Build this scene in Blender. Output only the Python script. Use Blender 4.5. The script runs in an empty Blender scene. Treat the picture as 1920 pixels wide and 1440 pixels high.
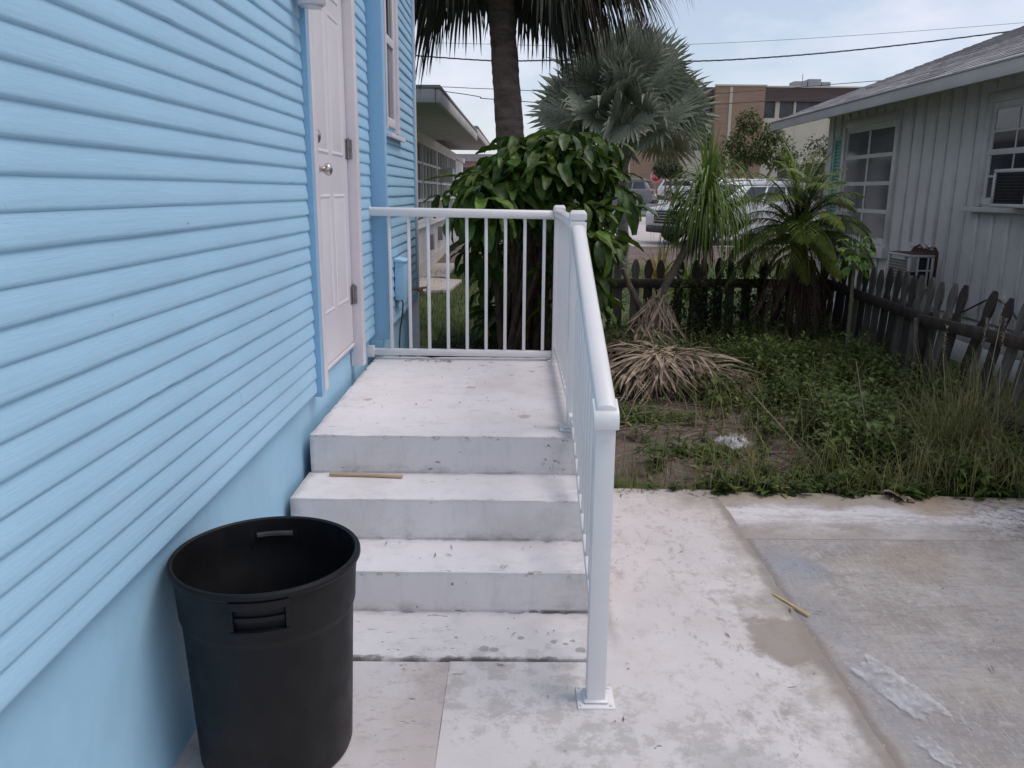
import bpy, bmesh, math, random
import numpy as np
from mathutils import Vector, Matrix, noise

random.seed(7)
RNG = np.random.default_rng(11)
PI = math.pi
R = math.radians
scene = bpy.context.scene
COL = scene.collection

# ------------------------------------------------------------------ camera
cam_d = bpy.data.cameras.new('camera')
cam = bpy.data.objects.new('camera', cam_d)
COL.objects.link(cam)
cam_d.sensor_width = 36.0
cam_d.lens = 28.61
cam_d.clip_start = 0.05
cam_d.clip_end = 3000.0
cam.matrix_world = (Matrix.Translation((0, 0, 1.55)) @ Matrix.Rotation(R(0.19), 4, 'Z')
                    @ Matrix.Rotation(R(90 - 13.31), 4, 'X') @ Matrix.Rotation(R(0.5), 4, 'Z'))
scene.camera = cam

# ------------------------------------------------------------------ world, sun, exposure
SUN_EL, SUN_AZ = 60.0, 94.0          # azimuth clockwise from +Y (the direction the house wall runs)
world = bpy.data.worlds.new('World')
scene.world = world
world.use_nodes = True
wn, wl = world.node_tree.nodes, world.node_tree.links
wn.clear()
w_out = wn.new('ShaderNodeOutputWorld')
w_bg = wn.new('ShaderNodeBackground')
w_bg.inputs['Strength'].default_value = 0.115
w_sky = wn.new('ShaderNodeTexSky')
w_sky.sky_type = 'NISHITA'
w_sky.sun_disc = False
w_sky.sun_elevation = R(SUN_EL)
w_sky.sun_rotation = R(SUN_AZ)
w_sky.air_density = 1.0
w_sky.dust_density = 0.8
w_sky.ozone_density = 1.0
w_tc = wn.new('ShaderNodeTexCoord')
w_map = wn.new('ShaderNodeMapping')
w_map.inputs['Scale'].default_value = (1.0, 1.0, 2.6)
w_map.inputs['Location'].default_value = (0.62, 0.1, 0.15)
w_n = wn.new('ShaderNodeTexNoise')
w_n.inputs['Scale'].default_value = 3.1
w_n.inputs['Detail'].default_value = 7.0
w_n.inputs['Roughness'].default_value = 0.55
w_r = wn.new('ShaderNodeValToRGB')
w_r.color_ramp.elements[0].position = 0.44
w_r.color_ramp.elements[0].color = (0.34, 0.34, 0.34, 1)
w_r.color_ramp.elements[1].position = 0.62
w_r.color_ramp.elements[1].color = (0.85, 0.85, 0.85, 1)
w_m = wn.new('ShaderNodeMix')
w_m.data_type = 'RGBA'
w_m.inputs['B'].default_value = (6.6, 6.7, 7.5, 1)
wl.new(w_tc.outputs['Generated'], w_map.inputs['Vector'])
wl.new(w_map.outputs['Vector'], w_n.inputs['Vector'])
wl.new(w_n.outputs['Fac'], w_r.inputs['Fac'])
wl.new(w_r.outputs['Color'], w_m.inputs['Factor'])
wl.new(w_sky.outputs['Color'], w_m.inputs['A'])
wl.new(w_m.outputs['Result'], w_bg.inputs['Color'])
wl.new(w_bg.outputs['Background'], w_out.inputs['Surface'])

sun_d = bpy.data.lights.new('sun', 'SUN')
sun_d.energy = 1.35
sun_d.angle = R(30)
sun_d.color = (1.0, 0.915, 0.86)
sun = bpy.data.objects.new('sun', sun_d)
COL.objects.link(sun)
_d = Vector((math.sin(R(SUN_AZ)) * math.cos(R(SUN_EL)), math.cos(R(SUN_AZ)) * math.cos(R(SUN_EL)), math.sin(R(SUN_EL))))
sun.rotation_euler = _d.to_track_quat('Z', 'Y').to_euler()
sun.location = (6, -6, 12)

scene.view_settings.view_transform = 'Standard'
scene.view_settings.look = 'None'
scene.view_settings.gamma = 1.0
scene.view_settings.exposure = 0.20
scene.view_settings.use_curve_mapping = False

# ------------------------------------------------------------------ helpers: objects
WM = {}

def tag(o, label=None, cat=None, group=None, kind=None):
    if label: o['label'] = label
    if cat: o['category'] = cat
    if group: o['group'] = group
    if kind: o['kind'] = kind
    return o

def place(o, M, parent=None):
    WM[o.name] = M.copy()
    if parent is not None:
        o.parent = parent
        M = WM[parent.name].inverted() @ M
    o.matrix_basis = M
    COL.objects.link(o)
    return o

def thing(name, loc, label, cat, group=None):
    o = bpy.data.objects.new(name, None)
    o.empty_display_size = 0.2
    place(o, Matrix.Translation(loc))
    return tag(o, label, cat, group)

def inst(name, me, M, parent, mat=None):
    o = bpy.data.objects.new(name, me)
    return place(o, M, parent)

class MB:
    def __init__(s):
        s.v, s.f = [], []
    def add(s, vs, fs):
        b = len(s.v)
        s.v.extend([tuple(p) for p in vs])
        s.f.extend([tuple(i + b for i in q) for q in fs])
        return s
    def box(s, x0, x1, y0, y1, z0, z1):
        return s.add([(x0, y0, z0), (x1, y0, z0), (x1, y1, z0), (x0, y1, z0), (x0, y0, z1), (x1, y0, z1), (x1, y1, z1), (x0, y1, z1)],
                     [(0, 3, 2, 1), (4, 5, 6, 7), (0, 1, 5, 4), (1, 2, 6, 5), (2, 3, 7, 6), (3, 0, 4, 7)])
    def prism(s, poly, axis, a, b):
        """poly: 2D points; axis 'x','y','z' is the extrusion axis from a to b"""
        n = len(poly)
        def P(p, t):
            return {'x': (t, p[0], p[1]), 'y': (p[0], t, p[1]), 'z': (p[0], p[1], t)}[axis]
        vs = [P(p, a) for p in poly] + [P(p, b) for p in poly]
        fs = [tuple(range(n - 1, -1, -1)), tuple(range(n, 2 * n))]
        fs += [(i, (i + 1) % n, n + (i + 1) % n, n + i) for i in range(n)]
        return s.add(vs, fs)
    def tube(s, pts, rad, n=8, cap=True):
        pts = [Vector(p) for p in pts]
        if not hasattr(rad, '__len__'): rad = [rad] * len(pts)
        rings = []
        ref = Vector((0, 0, 1))
        for i, p in enumerate(pts):
            d = (pts[min(i + 1, len(pts) - 1)] - pts[max(i - 1, 0)])
            if d.length < 1e-9: d = Vector((0, 0, 1))
            d.normalize()
            rf = ref if abs(d.dot(ref)) < 0.95 else Vector((1, 0, 0))
            u = d.cross(rf).normalized(); w = d.cross(u)
            rings.append([p + (u * math.cos(2 * PI * k / n) + w * math.sin(2 * PI * k / n)) * rad[i] for k in range(n)])
        vs = [p for r_ in rings for p in r_]
        fs = []
        for i in range(len(pts) - 1):
            for k in range(n):
                fs.append((i * n + k, i * n + (k + 1) % n, (i + 1) * n + (k + 1) % n, (i + 1) * n + k))
        if cap:
            fs.append(tuple(range(n - 1, -1, -1)))
            fs.append(tuple((len(pts) - 1) * n + k for k in range(n)))
        return s.add(vs, fs)
    def lathe(s, prof, cx, cy, n=48, skip=None):
        vs = []
        for (r_, z) in prof:
            for k in range(n):
                a = 2 * PI * k / n
                vs.append((cx + r_ * math.cos(a), cy + r_ * math.sin(a), z))
        fs = []
        for i in range(len(prof) - 1):
            for k in range(n):
                if skip and skip(i, k): continue
                fs.append((i * n + k, i * n + (k + 1) % n, (i + 1) * n + (k + 1) % n, (i + 1) * n + k))
        return s.add(vs, fs)
    def build(s, name, mat, parent=None, smooth=False, xf=None, bevel=0.0, seg=2, ang=35, base=False, split=None):
        v = np.array(s.v, dtype=float)
        if xf is not None:
            m = np.array(xf)
            v = v @ m[:3, :3].T + m[:3, 3]
        lo, hi = v.min(0), v.max(0)
        c = (lo + hi) / 2
        if parent is None: c[2] = lo[2]
        me = bpy.data.meshes.new(name)
        me.from_pydata((v - c).tolist(), [], s.f)
        me.update()
        if bevel > 0:
            bm = bmesh.new(); bm.from_mesh(me)
            bmesh.ops.recalc_face_normals(bm, faces=bm.faces)
            es = [e for e in bm.edges if len(e.link_faces) == 2 and e.calc_face_angle(0) > R(ang)]
            bmesh.ops.bevel(bm, geom=es, offset=bevel, segments=seg, affect='EDGES', profile=0.6, clamp_overlap=True)
            bm.to_mesh(me); bm.free()
        if smooth or bevel > 0:
            me.shade_smooth()
            me.set_sharp_from_angle(angle=R(ang if bevel <= 0 else 50))
        if mat is not None: me.materials.append(mat)
        o = bpy.data.objects.new(name, me)
        place(o, Matrix.Translation(c), parent)
        return o

def box(name, mat, parent, x0, x1, y0, y1, z0, z1, bevel=0.0, **k):
    return MB().box(x0, x1, y0, y1, z0, z1).build(name, mat, parent, bevel=bevel, **k)

def rough_box(x0, x1, y0, y1, z0, z1, step=0.06, amp=0.004, rnd=0.012, seed=0):
    """a cast block: subdivided box with worn, slightly wavy rounded edges"""
    mb = MB()
    bm = bmesh.new()
    nx, ny, nz = (max(2, int(round((b - a) / step))) for a, b in ((x0, x1), (y0, y1), (z0, z1)))
    idx = {}
    def V(i, j, k):
        if (i, j, k) not in idx:
            p = Vector((x0 + (x1 - x0) * i / nx, y0 + (y1 - y0) * j / ny, z0 + (z1 - z0) * k / nz))
            ex = (i in (0, nx)) + (j in (0, ny)) + (k in (0, nz))
            q = p * 6.0 + Vector((seed * 3.1, 0, 0))
            n_ = noise.noise_vector(q) * amp
            n2 = abs(noise.noise(p * 17.0 + Vector((seed, 4, 2))))
            if ex >= 2:
                pull = rnd * (0.25 + 1.4 * n2 * n2 * 2)
                c = Vector(((x0 + x1) / 2, (y0 + y1) / 2, (z0 + z1) / 2))
                p = p + Vector(tuple((pull if (e and (c - p)[a] > 0) else (-pull if e else 0)) for a, e in enumerate((i in (0, nx), j in (0, ny), k in (0, nz)))))
            p = p + n_ * 0.6
            idx[(i, j, k)] = len(mb.v); mb.v.append(tuple(p))
        return idx[(i, j, k)]
    for i in range(nx):
        for j in range(ny):
            mb.f.append((V(i, j, nz), V(i + 1, j, nz), V(i + 1, j + 1, nz), V(i, j + 1, nz)))
            mb.f.append((V(i, j, 0), V(i, j + 1, 0), V(i + 1, j + 1, 0), V(i + 1, j, 0)))
    for i in range(nx):
        for k in range(nz):
            mb.f.append((V(i, 0, k), V(i + 1, 0, k), V(i + 1, 0, k + 1), V(i, 0, k + 1)))
            mb.f.append((V(i, ny, k), V(i, ny, k + 1), V(i + 1, ny, k + 1), V(i + 1, ny, k)))
    for j in range(ny):
        for k in range(nz):
            mb.f.append((V(0, j, k), V(0, j, k + 1), V(0, j + 1, k + 1), V(0, j + 1, k)))
            mb.f.append((V(nx, j, k), V(nx, j + 1, k), V(nx, j + 1, k + 1), V(nx, j, k + 1)))
    bm.free()
    return mb

# ------------------------------------------------------------------ helpers: materials
class NT:
    """tiny wrapper that makes shader graphs readable"""
    def __init__(s, name):
        s.m = bpy.data.materials.new(name); s.m.use_nodes = True
        s.n, s.l = s.m.node_tree.nodes, s.m.node_tree.links
        s.b = s.n['Principled BSDF']
        s.pos = s.n.new('ShaderNodeNewGeometry').outputs['Position']
    def link(s, a, b): s.l.new(a, b)
    def mapping(s, scale, loc=(0, 0, 0), rot=(0, 0, 0), src=None):
        m = s.n.new('ShaderNodeMapping')
        m.inputs['Scale'].default_value = scale; m.inputs['Location'].default_value = loc; m.inputs['Rotation'].default_value = rot
        s.link(src or s.pos, m.inputs['Vector']); return m.outputs['Vector']
    def noise(s, scale, detail=4, rough=0.55, vec=None, dist=0.0):
        n = s.n.new('ShaderNodeTexNoise')
        n.inputs['Scale'].default_value = scale; n.inputs['Detail'].default_value = detail
        n.inputs['Roughness'].default_value = rough; n.inputs['Distortion'].default_value = dist
        s.link(vec or s.pos, n.inputs['Vector']); return n.outputs['Fac']
    def ramp(s, fac, a, b, lo=0.0, hi=1.0):
        n = s.n.new('ShaderNodeMapRange'); n.interpolation_type = 'SMOOTHSTEP'
        n.inputs['From Min'].default_value = a; n.inputs['From Max'].default_value = b
        n.inputs['To Min'].default_value = lo; n.inputs['To Max'].default_value = hi
        s.link(fac, n.inputs['Value']); return n.outputs['Result']
    def mix(s, fac, a, b, blend='MIX'):
        n = s.n.new('ShaderNodeMix'); n.data_type = 'RGBA'; n.blend_type = blend
        for k, v in (('Factor', fac), ('A', a), ('B', b)):
            if hasattr(v, 'is_linked') or isinstance(v, bpy.types.NodeSocket): s.link(v, n.inputs[k])
            elif k == 'Factor': n.inputs[k].default_value = v
            else: n.inputs[k].default_value = (*v, 1)
        return n.outputs['Result']
    def math(s, op, a, b=None):
        n = s.n.new('ShaderNodeMath'); n.operation = op
        for i, v in enumerate((a, b)):
            if v is None: continue
            if isinstance(v, bpy.types.NodeSocket): s.link(v, n.inputs[i])
            else: n.inputs[i].default_value = v
        return n.outputs[0]
    def sep(s, axis, src=None):
        n = s.n.new('ShaderNodeSeparateXYZ'); s.link(src or s.pos, n.inputs[0]); return n.outputs[axis]
    def spot(s, c, r, soft=0.4, wob=0.35, wscale=6):
        """irregular stain of radius r round the point c (a mark on the surface itself)"""
        d = s.n.new('ShaderNodeVectorMath'); d.operation = 'DISTANCE'
        s.link(s.pos, d.inputs[0]); d.inputs[1].default_value = c
        w = s.math('MULTIPLY', s.math('SUBTRACT', s.noise(wscale, 5, 0.65), 0.5), 2 * wob * r * 2)
        return s.ramp(s.math('ADD', d.outputs['Value'], w), r * (1 + soft), r * (1 - soft))
    def rand(s):
        n = s.n.new('ShaderNodeObjectInfo'); return n.outputs['Random']
    def set(s, color=None, rough=None, **k):
        if color is not None:
            if isinstance(color, bpy.types.NodeSocket): s.link(color, s.b.inputs['Base Color'])
            else: s.b.inputs['Base Color'].default_value = (*color, 1)
        if rough is not None:
            if isinstance(rough, bpy.types.NodeSocket): s.link(rough, s.b.inputs['Roughness'])
            else: s.b.inputs['Roughness'].default_value = rough
        for kk, v in k.items(): s.b.inputs[kk].default_value = v
        return s
    def bump(s, h, strength=0.3, dist=0.01):
        n = s.n.new('ShaderNodeBump'); n.inputs['Strength'].default_value = strength; n.inputs['Distance'].default_value = dist
        s.link(h, n.inputs['Height']); s.link(n.outputs['Normal'], s.b.inputs['Normal'])
        return s

def mat(name, col, rough=0.6, var=0.12, vscale=3.0, bump=0.0, bscale=60.0, rnd=0.0, metal=0.0, spec=0.5, dirt=0.0, dirtcol=(0.2, 0.17, 0.14), stretch=(1, 1, 1)):
    t = NT(name)
    vec = t.mapping(stretch)
    c = t.mix(t.ramp(t.noise(vscale, 5, 0.6, vec), 0.3, 0.7), tuple(x * (1 - var) for x in col), tuple(min(1, x * (1 + var)) for x in col))
    if rnd > 0:
        c = t.mix(1.0, c, t.mix(t.rand(), (1 - rnd,) * 3, (1 + rnd,) * 3), 'MULTIPLY')
    if dirt > 0:
        c = t.mix(t.math('MULTIPLY', t.ramp(t.noise(vscale * 3.7, 6, 0.7, vec), 0.52, 0.72), dirt), c, dirtcol)
    t.set(c, t.ramp(t.noise(vscale * 5, 3), 0.3, 0.7, rough - 0.06, min(1, rough + 0.06)), Metallic=metal)
    t.b.inputs['Specular IOR Level'].default_value = spec
    if bump > 0: t.bump(t.noise(bscale, 4, 0.6, vec), bump, 0.004)
    return t.m

def leaf_mat(name, c1, c2, rough=0.45, rnd=0.35, trans=0.25, vscale=2.5, spec=0.4):
    t = NT(name)
    c = t.mix(t.ramp(t.noise(vscale, 3), 0.3, 0.7), c1, c2)
    c = t.mix(1.0, c, t.mix(t.rand(), (1 - rnd,) * 3, (1 + rnd,) * 3), 'MULTIPLY')
    c = t.mix(1.0, c, t.mix(t.ramp(t.noise(23, 2), 0.35, 0.65), (0.75, 0.75, 0.75), (1.2, 1.2, 1.15)), 'MULTIPLY')
    t.set(c, rough)
    t.b.inputs['Specular IOR Level'].default_value = spec
    tr = t.n.new('ShaderNodeBsdfTranslucent'); t.link(c, tr.inputs['Color'])
    mx = t.n.new('ShaderNodeMixShader'); mx.inputs[0].default_value = trans
    t.link(t.b.outputs[0], mx.inputs[1]); t.link(tr.outputs[0], mx.inputs[2])
    t.link(mx.outputs[0], t.n['Material Output'].inputs['Surface'])
    return t.m

def glass_mat(name, col=(0.03, 0.035, 0.04), rough=0.06, spec=0.6):
    t = NT(name)
    c = t.mix(t.ramp(t.noise(1.1, 2), 0.35, 0.65), tuple(x * 0.7 for x in col), tuple(x * 1.4 for x in col))
    t.set(c, rough); t.b.inputs['Specular IOR Level'].default_value = spec
    t.bump(t.noise(1.3, 1), 0.05, 0.02)
    return t.m

def siding_mat(name, col):
    t = NT(name)
    grain = t.noise(9, 6, 0.6, t.mapping((1, 0.6, 14)))
    c = t.mix(t.ramp(t.noise(1.1, 4), 0.3, 0.7), tuple(x * 0.95 for x in col), tuple(min(1, x * 1.04) for x in col))
    c = t.mix(t.ramp(grain, 0.55, 0.8, 0, 0.10), c, tuple(x * 0.75 for x in col))
    spk = t.noise(30, 5, 0.7, t.mapping((1, 0.35, 1)))
    c = t.mix(t.ramp(spk, 0.70, 0.73, 0, 0.6), c, (0.15, 0.22, 0.29))
    c = t.mix(t.ramp(t.noise(4.5, 7, 0.75, t.mapping((1, 0.5, 2.2))), 0.55, 0.75, 0, 0.16), c, tuple(x * 0.70 for x in col))
    c = t.mix(t.ramp(t.noise(3.1, 7, 0.75, t.mapping((1, 0.7, 3), (5, 1, 0))), 0.55, 0.75, 0, 0.22), c, tuple(min(1, x * 1.18 + .03) for x in col))
    t.set(c, 0.52); t.b.inputs['Specular IOR Level'].default_value = 0.35
    t.bump(t.math('ADD', t.math('MULTIPLY', grain, 0.6), t.math('MULTIPLY', t.noise(26, 6, 0.7, t.mapping((1, 0.3, 1))), 0.8)), 0.32, 0.006)
    return t.m

def painted_concrete(name, base=(0.74, 0.70, 0.72), chip=0.67, stain=0.45, worn=0.0, chipcol=(0.20, 0.18, 0.165), extra=None):
    t = NT(name)
    c = t.mix(t.ramp(t.noise(2.2, 5, 0.6), 0.3, 0.7), tuple(x * 0.93 for x in base), tuple(min(1, x * 1.04) for x in base))
    # thin rusty / muddy staining
    c = t.mix(t.ramp(t.noise(1.7, 7, 0.68, t.mapping((1, 1, 1), (3.1, 0, 0))), 0.47, 0.75, 0, stain), c, (0.50, 0.43, 0.36))
    c = t.mix(t.ramp(t.noise(6.5, 6, 0.7, t.mapping((1, 1.4, 1), (1.3, 0, 0))), 0.56, 0.76, 0, stain * 0.8), c, (0.40, 0.37, 0.36))
    if worn > 0:
        w = t.math('MULTIPLY', t.noise(1.3, 4, 0.6, t.mapping((1, 1, 1), (7, 2, 0))), t.noise(13, 8, 0.75))
        c = t.mix(t.ramp(w, 0.27, 0.36, 0, worn), c, (0.42, 0.39, 0.36))
    if extra: c = extra(t, c)
    # chips where the paint has flaked to bare concrete
    chips = t.noise(30, 3, 0.6, t.mapping((0.5, 1.5, 0.9), (0.7, 0, 0)), 0.5)
    reg = t.noise(1.9, 2, 0.5, t.mapping((1, 1, 1), (11, 5, 0)))
    k = t.ramp(t.math('ADD', chips, t.math('MULTIPLY', t.math('SUBTRACT', reg, 0.5), 0.25)), chip, chip + 0.018)
    c = t.mix(t.math('MULTIPLY', k, 0.8), c, chipcol)
    fine = t.noise(60, 4, 0.7)
    c = t.mix(t.ramp(fine, 0.62, 0.72, 0, 0.25), c, (0.45, 0.42, 0.40))
    t.set(c, 0.72); t.b.inputs['Specular IOR Level'].default_value = 0.3
    t.bump(t.math('SUBTRACT', t.math('MULTIPLY', t.noise(45, 6, 0.7), 0.6), t.math('MULTIPLY', k, 0.5)), 0.35, 0.006)
    return t.m

M = {}
M['siding'] = siding_mat('blue siding paint', (0.385, 0.620, 0.80))
M['shaded_blue_trim'] = siding_mat('shaded blue trim paint', (0.285, 0.50, 0.70))  # darker than the siding: shade on camera-facing sides put into the paint colour
M['found'] = mat('blue foundation paint', (0.340, 0.575, 0.745), 0.6, 0.07, 1.6, 0.30, 24, dirt=0.12, dirtcol=(0.25, 0.35, 0.40))
M['door'] = mat('white door paint', (0.75, 0.715, 0.74), 0.42, 0.025, 2, 0.04, 50)
M['white_trim'] = mat('white trim paint', (0.74, 0.69, 0.72), 0.5, 0.04, 5, 0.12, 40, dirt=0.10, dirtcol=(0.5, 0.45, 0.42))
M['rail'] = mat('white powder coated metal', (0.80, 0.775, 0.77), 0.34, 0.02, 6)
M['nickel'] = mat('brushed nickel', (0.55, 0.51, 0.47), 0.28, 0.08, 12, metal=1.0)
M['hinge'] = mat('dull steel', (0.33, 0.31, 0.31), 0.42, 0.2, 30, metal=0.9)
M['brass'] = mat('tarnished brass', (0.26, 0.17, 0.10), 0.5, 0.3, 40, metal=0.7)
M['black'] = mat('black rubber', (0.018, 0.018, 0.02), 0.55, 0.2, 10)
M['can'] = mat('black can plastic', (0.0065, 0.0065, 0.0080), 0.50, 0.25, 3, 0.10, 90, spec=0.30, dirt=0.35, dirtcol=(0.026, 0.025, 0.025), stretch=(1, 1, 0.35))
M['glass'] = glass_mat('window glass')
M['glass_house'] = glass_mat('curtained glass', (0.085, 0.09, 0.10), 0.08, 0.4)
M['glass_grey'] = glass_mat('pane with pale blind', (0.16, 0.165, 0.18), 0.12, 0.4)
M['shade_wall'] = mat('white board and batten', (0.62, 0.605, 0.60), 0.6, 0.06, 2, 0.1, 30, dirt=0.22, dirtcol=(0.30, 0.29, 0.29))
M['shade_trim'] = mat('weathered white trim', (0.58, 0.57, 0.565), 0.55, 0.08, 4, 0.1, 30, dirt=0.25, dirtcol=(0.30, 0.28, 0.27))
M['fascia'] = mat('grey fascia paint', (0.43, 0.42, 0.415), 0.45, 0.05, 3)
M['soffit'] = mat('soffit paint', (0.40, 0.40, 0.41), 0.7, 0.1, 4)
M['shingle'] = mat('grey shingle', (0.36, 0.34, 0.345), 0.9, 0.2, 9, 0.5, 120, rnd=0.28, dirt=0.35, dirtcol=(0.16, 0.15, 0.15))
M['teal'] = mat('teal shutter paint', (0.20, 0.46, 0.38), 0.5, 0.06, 5)
M['rot'] = mat('rotten wood', (0.075, 0.035, 0.025), 0.9, 0.5, 30, 0.6, 40)
M['ac'] = mat('off white enamel', (0.50, 0.49, 0.49), 0.45, 0.08, 6, dirt=0.2, dirtcol=(0.3, 0.26, 0.23))
M['coil'] = mat('dusty fins', (0.20, 0.185, 0.175), 0.7, 0.3, 40, 0.5, 150)
M['dark'] = mat('dark cavity', (0.012, 0.012, 0.013), 0.8, 0.2, 5)
M['picket'] = mat('weathered fence wood', (0.095, 0.085, 0.075), 0.85, 0.35, 7, 0.5, 60, rnd=0.6, dirt=0.45, dirtcol=(0.035, 0.03, 0.028), stretch=(3, 3, 0.35))
M['picket_dark'] = mat('dark rain stained wood', (0.042, 0.031, 0.026), 0.8, 0.4, 8, 0.5, 60, rnd=0.35, dirt=0.4, dirtcol=(0.02, 0.017, 0.015), stretch=(2, 2, 0.5))
M['block'] = mat('painted block', (0.55, 0.55, 0.57), 0.8, 0.08, 4, 0.3, 60, dirt=0.25, dirtcol=(0.3, 0.28, 0.26))
M['trunk'] = mat('palm trunk fibre', (0.185, 0.135, 0.112), 0.95, 0.35, 6, 0.9, 45, dirt=0.5, dirtcol=(0.075, 0.055, 0.046), stretch=(1, 1, 2.5))
M['grey_trunk'] = mat('grey palm trunk', (0.20, 0.185, 0.175), 0.9, 0.25, 6, 0.6, 40, dirt=0.3, stretch=(1, 1, 3))
M['bark'] = mat('tan bark', (0.21, 0.165, 0.135), 0.9, 0.3, 14, 0.6, 60, dirt=0.3, dirtcol=(0.09, 0.07, 0.055))
M['dead'] = mat('dry frond', (0.33, 0.255, 0.185), 0.8, 0.45, 14, 0.2, 60, rnd=.25, dirt=0.55, dirtcol=(0.15, 0.10, 0.07))
M['dead_brown'] = leaf_mat('brown hanging frond', (0.085, 0.052, 0.036), (0.15, 0.10, 0.07), 0.8, 0.3, 0.2)
M['skirt'] = mat('old frond skirt', (0.105, 0.07, 0.05), 0.9, 0.35, 12, dirt=0.4, dirtcol=(0.03, 0.022, 0.018))
M['bush'] = leaf_mat('glossy dark leaf', (0.060, 0.122, 0.018), (0.115, 0.195, 0.030), 0.45, 0.48, 0.26, 3.0, 0.38)
M['cab'] = leaf_mat('cabbage palm leaf', (0.030, 0.036, 0.024), (0.055, 0.062, 0.040), 0.6, 0.35, 0.15)
M['silver'] = leaf_mat('silver palm leaf', (0.185, 0.212, 0.160), (0.315, 0.340, 0.262), 0.55, 0.32, 0.10, 1.6)
M['silver_dead'] = leaf_mat('faded palm leaf', (0.28, 0.25, 0.185), (0.37, 0.33, 0.25), 0.7, 0.25, 0.1)
M['date'] = leaf_mat('date palm leaf', (0.125, 0.175, 0.030), (0.20, 0.25, 0.055), 0.45, 0.35, 0.25)
M['date_yellow'] = leaf_mat('yellowing leaf', (0.24, 0.19, 0.045), (0.32, 0.24, 0.06), 0.5, 0.3, 0.3)
M['pony'] = leaf_mat('strap leaf', (0.095, 0.155, 0.032), (0.165, 0.235, 0.050), 0.4, 0.25, 0.25)
M['weed'] = leaf_mat('weed leaf', (0.045, 0.074, 0.016), (0.098, 0.126, 0.033), 0.55, 0.25, 0.3, 2.2)
M['weed2'] = leaf_mat('fresh weed leaf', (0.085, 0.145, 0.024), (0.145, 0.210, 0.045), 0.5, 0.25, 0.3, 2.2)
M['sapling'] = leaf_mat('bright young leaf', (0.12, 0.24, 0.03), (0.18, 0.32, 0.05), 0.45, 0.2, 0.35)
M['dry_grass'] = leaf_mat('grass blade', (0.15, 0.165, 0.050), (0.29, 0.26, 0.12), 0.6, 0.3, 0.3, 6)
M['lawn_blade'] = leaf_mat('lawn blade', (0.075, 0.115, 0.025), (0.12, 0.16, 0.04), 0.6, 0.3, 0.3, 4)
M['tree1'] = leaf_mat('far tree leaf', (0.070, 0.098, 0.026), (0.125, 0.155, 0.048), 0.6, 0.2, 0.2, 0.6)
M['tree2'] = leaf_mat('far shrub leaf', (0.050, 0.075, 0.030), (0.085, 0.115, 0.045), 0.6, 0.2, 0.2, 0.6)
M['plume'] = mat('seed plume', (0.40, 0.33, 0.24), 0.9, 0.2, 30)
M['wood'] = mat('bare lath wood', (0.50, 0.36, 0.23), 0.7, 0.15, 20, stretch=(0.3, 4, 4))
M['wood_y'] = mat('yellow lath wood', (0.52, 0.38, 0.17), 0.7, 0.15, 20)
M['pvc'] = mat('white pipe plastic', (0.6, 0.58, 0.58), 0.4, 0.05, 5)
M['brick_far'] = mat('brown brick', (0.30, 0.20, 0.145), 0.9, 0.10, 0.8, 0.1, 4, stretch=(1, 1, 6))
M['brown_spandrel'] = mat('brown metal spandrel', (0.075, 0.045, 0.042), 0.5, 0.08, 1)
M['cream'] = mat('cream concrete', (0.52, 0.47, 0.39), 0.8, 0.05, 0.5)
M['office_glass'] = glass_mat('office glass', (0.04, 0.04, 0.045), 0.15, 0.4)
M['roof_unit'] = mat('rooftop unit metal', (0.33, 0.35, 0.38), 0.6, 0.1, 1)
M['asphalt'] = mat('asphalt', (0.125, 0.12, 0.128), 0.9, 0.12, 0.7, 0.2, 30)
M['pave'] = mat('far pale concrete', (0.46, 0.42, 0.39), 0.85, 0.08, 0.5, 0.1, 20)
M['white_car'] = mat('white car paint', (0.70, 0.71, 0.73), 0.22, 0.02, 2, spec=0.6)
M['grey_car'] = mat('grey car paint', (0.21, 0.20, 0.205), 0.3, 0.04, 2, spec=0.6)
M['tyre'] = mat('tyre rubber', (0.02, 0.02, 0.021), 0.8, 0.2, 20)
M['rim'] = mat('alloy rim', (0.42, 0.42, 0.43), 0.3, 0.05, 8, metal=0.8)
M['car_dark'] = mat('black car trim', (0.02, 0.02, 0.022), 0.45, 0.1, 8)
M['tail'] = mat('red lamp lens', (0.35, 0.02, 0.02), 0.2, 0.1, 8)
M['lens'] = mat('clear lamp lens', (0.55, 0.57, 0.6), 0.12, 0.05, 8)
M['sign_red'] = mat('sign red', (0.42, 0.03, 0.035), 0.4, 0.04, 5)
M['sign_white'] = mat('sign white', (0.75, 0.75, 0.75), 0.5, 0.02, 5)
M['wire'] = mat('cable sheath', (0.055, 0.055, 0.06), 0.6, 0.1, 2)
M['post_far'] = mat('galvanised post', (0.25, 0.24, 0.24), 0.5, 0.1, 5)
M['wall_far'] = mat('far white wall', (0.72, 0.70, 0.70), 0.6, 0.06, 1.5, dirt=0.15, dirtcol=(0.35, 0.33, 0.32))
M['far_fascia'] = mat('far fascia', (0.52, 0.49, 0.48), 0.6, 0.08, 2)
M['roof_far'] = mat('far roof', (0.33, 0.31, 0.31), 0.9, 0.1, 3)
M['pink'] = mat('pinkish stucco', (0.45, 0.27, 0.22), 0.9, 0.1, 1)
M['litter'] = mat('dry leaf bits', (0.21, 0.155, 0.115), 0.8, 0.4, 40)
M['twig'] = mat('bleached twig', (0.26, 0.20, 0.155), 0.85, 0.25, 30)

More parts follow.
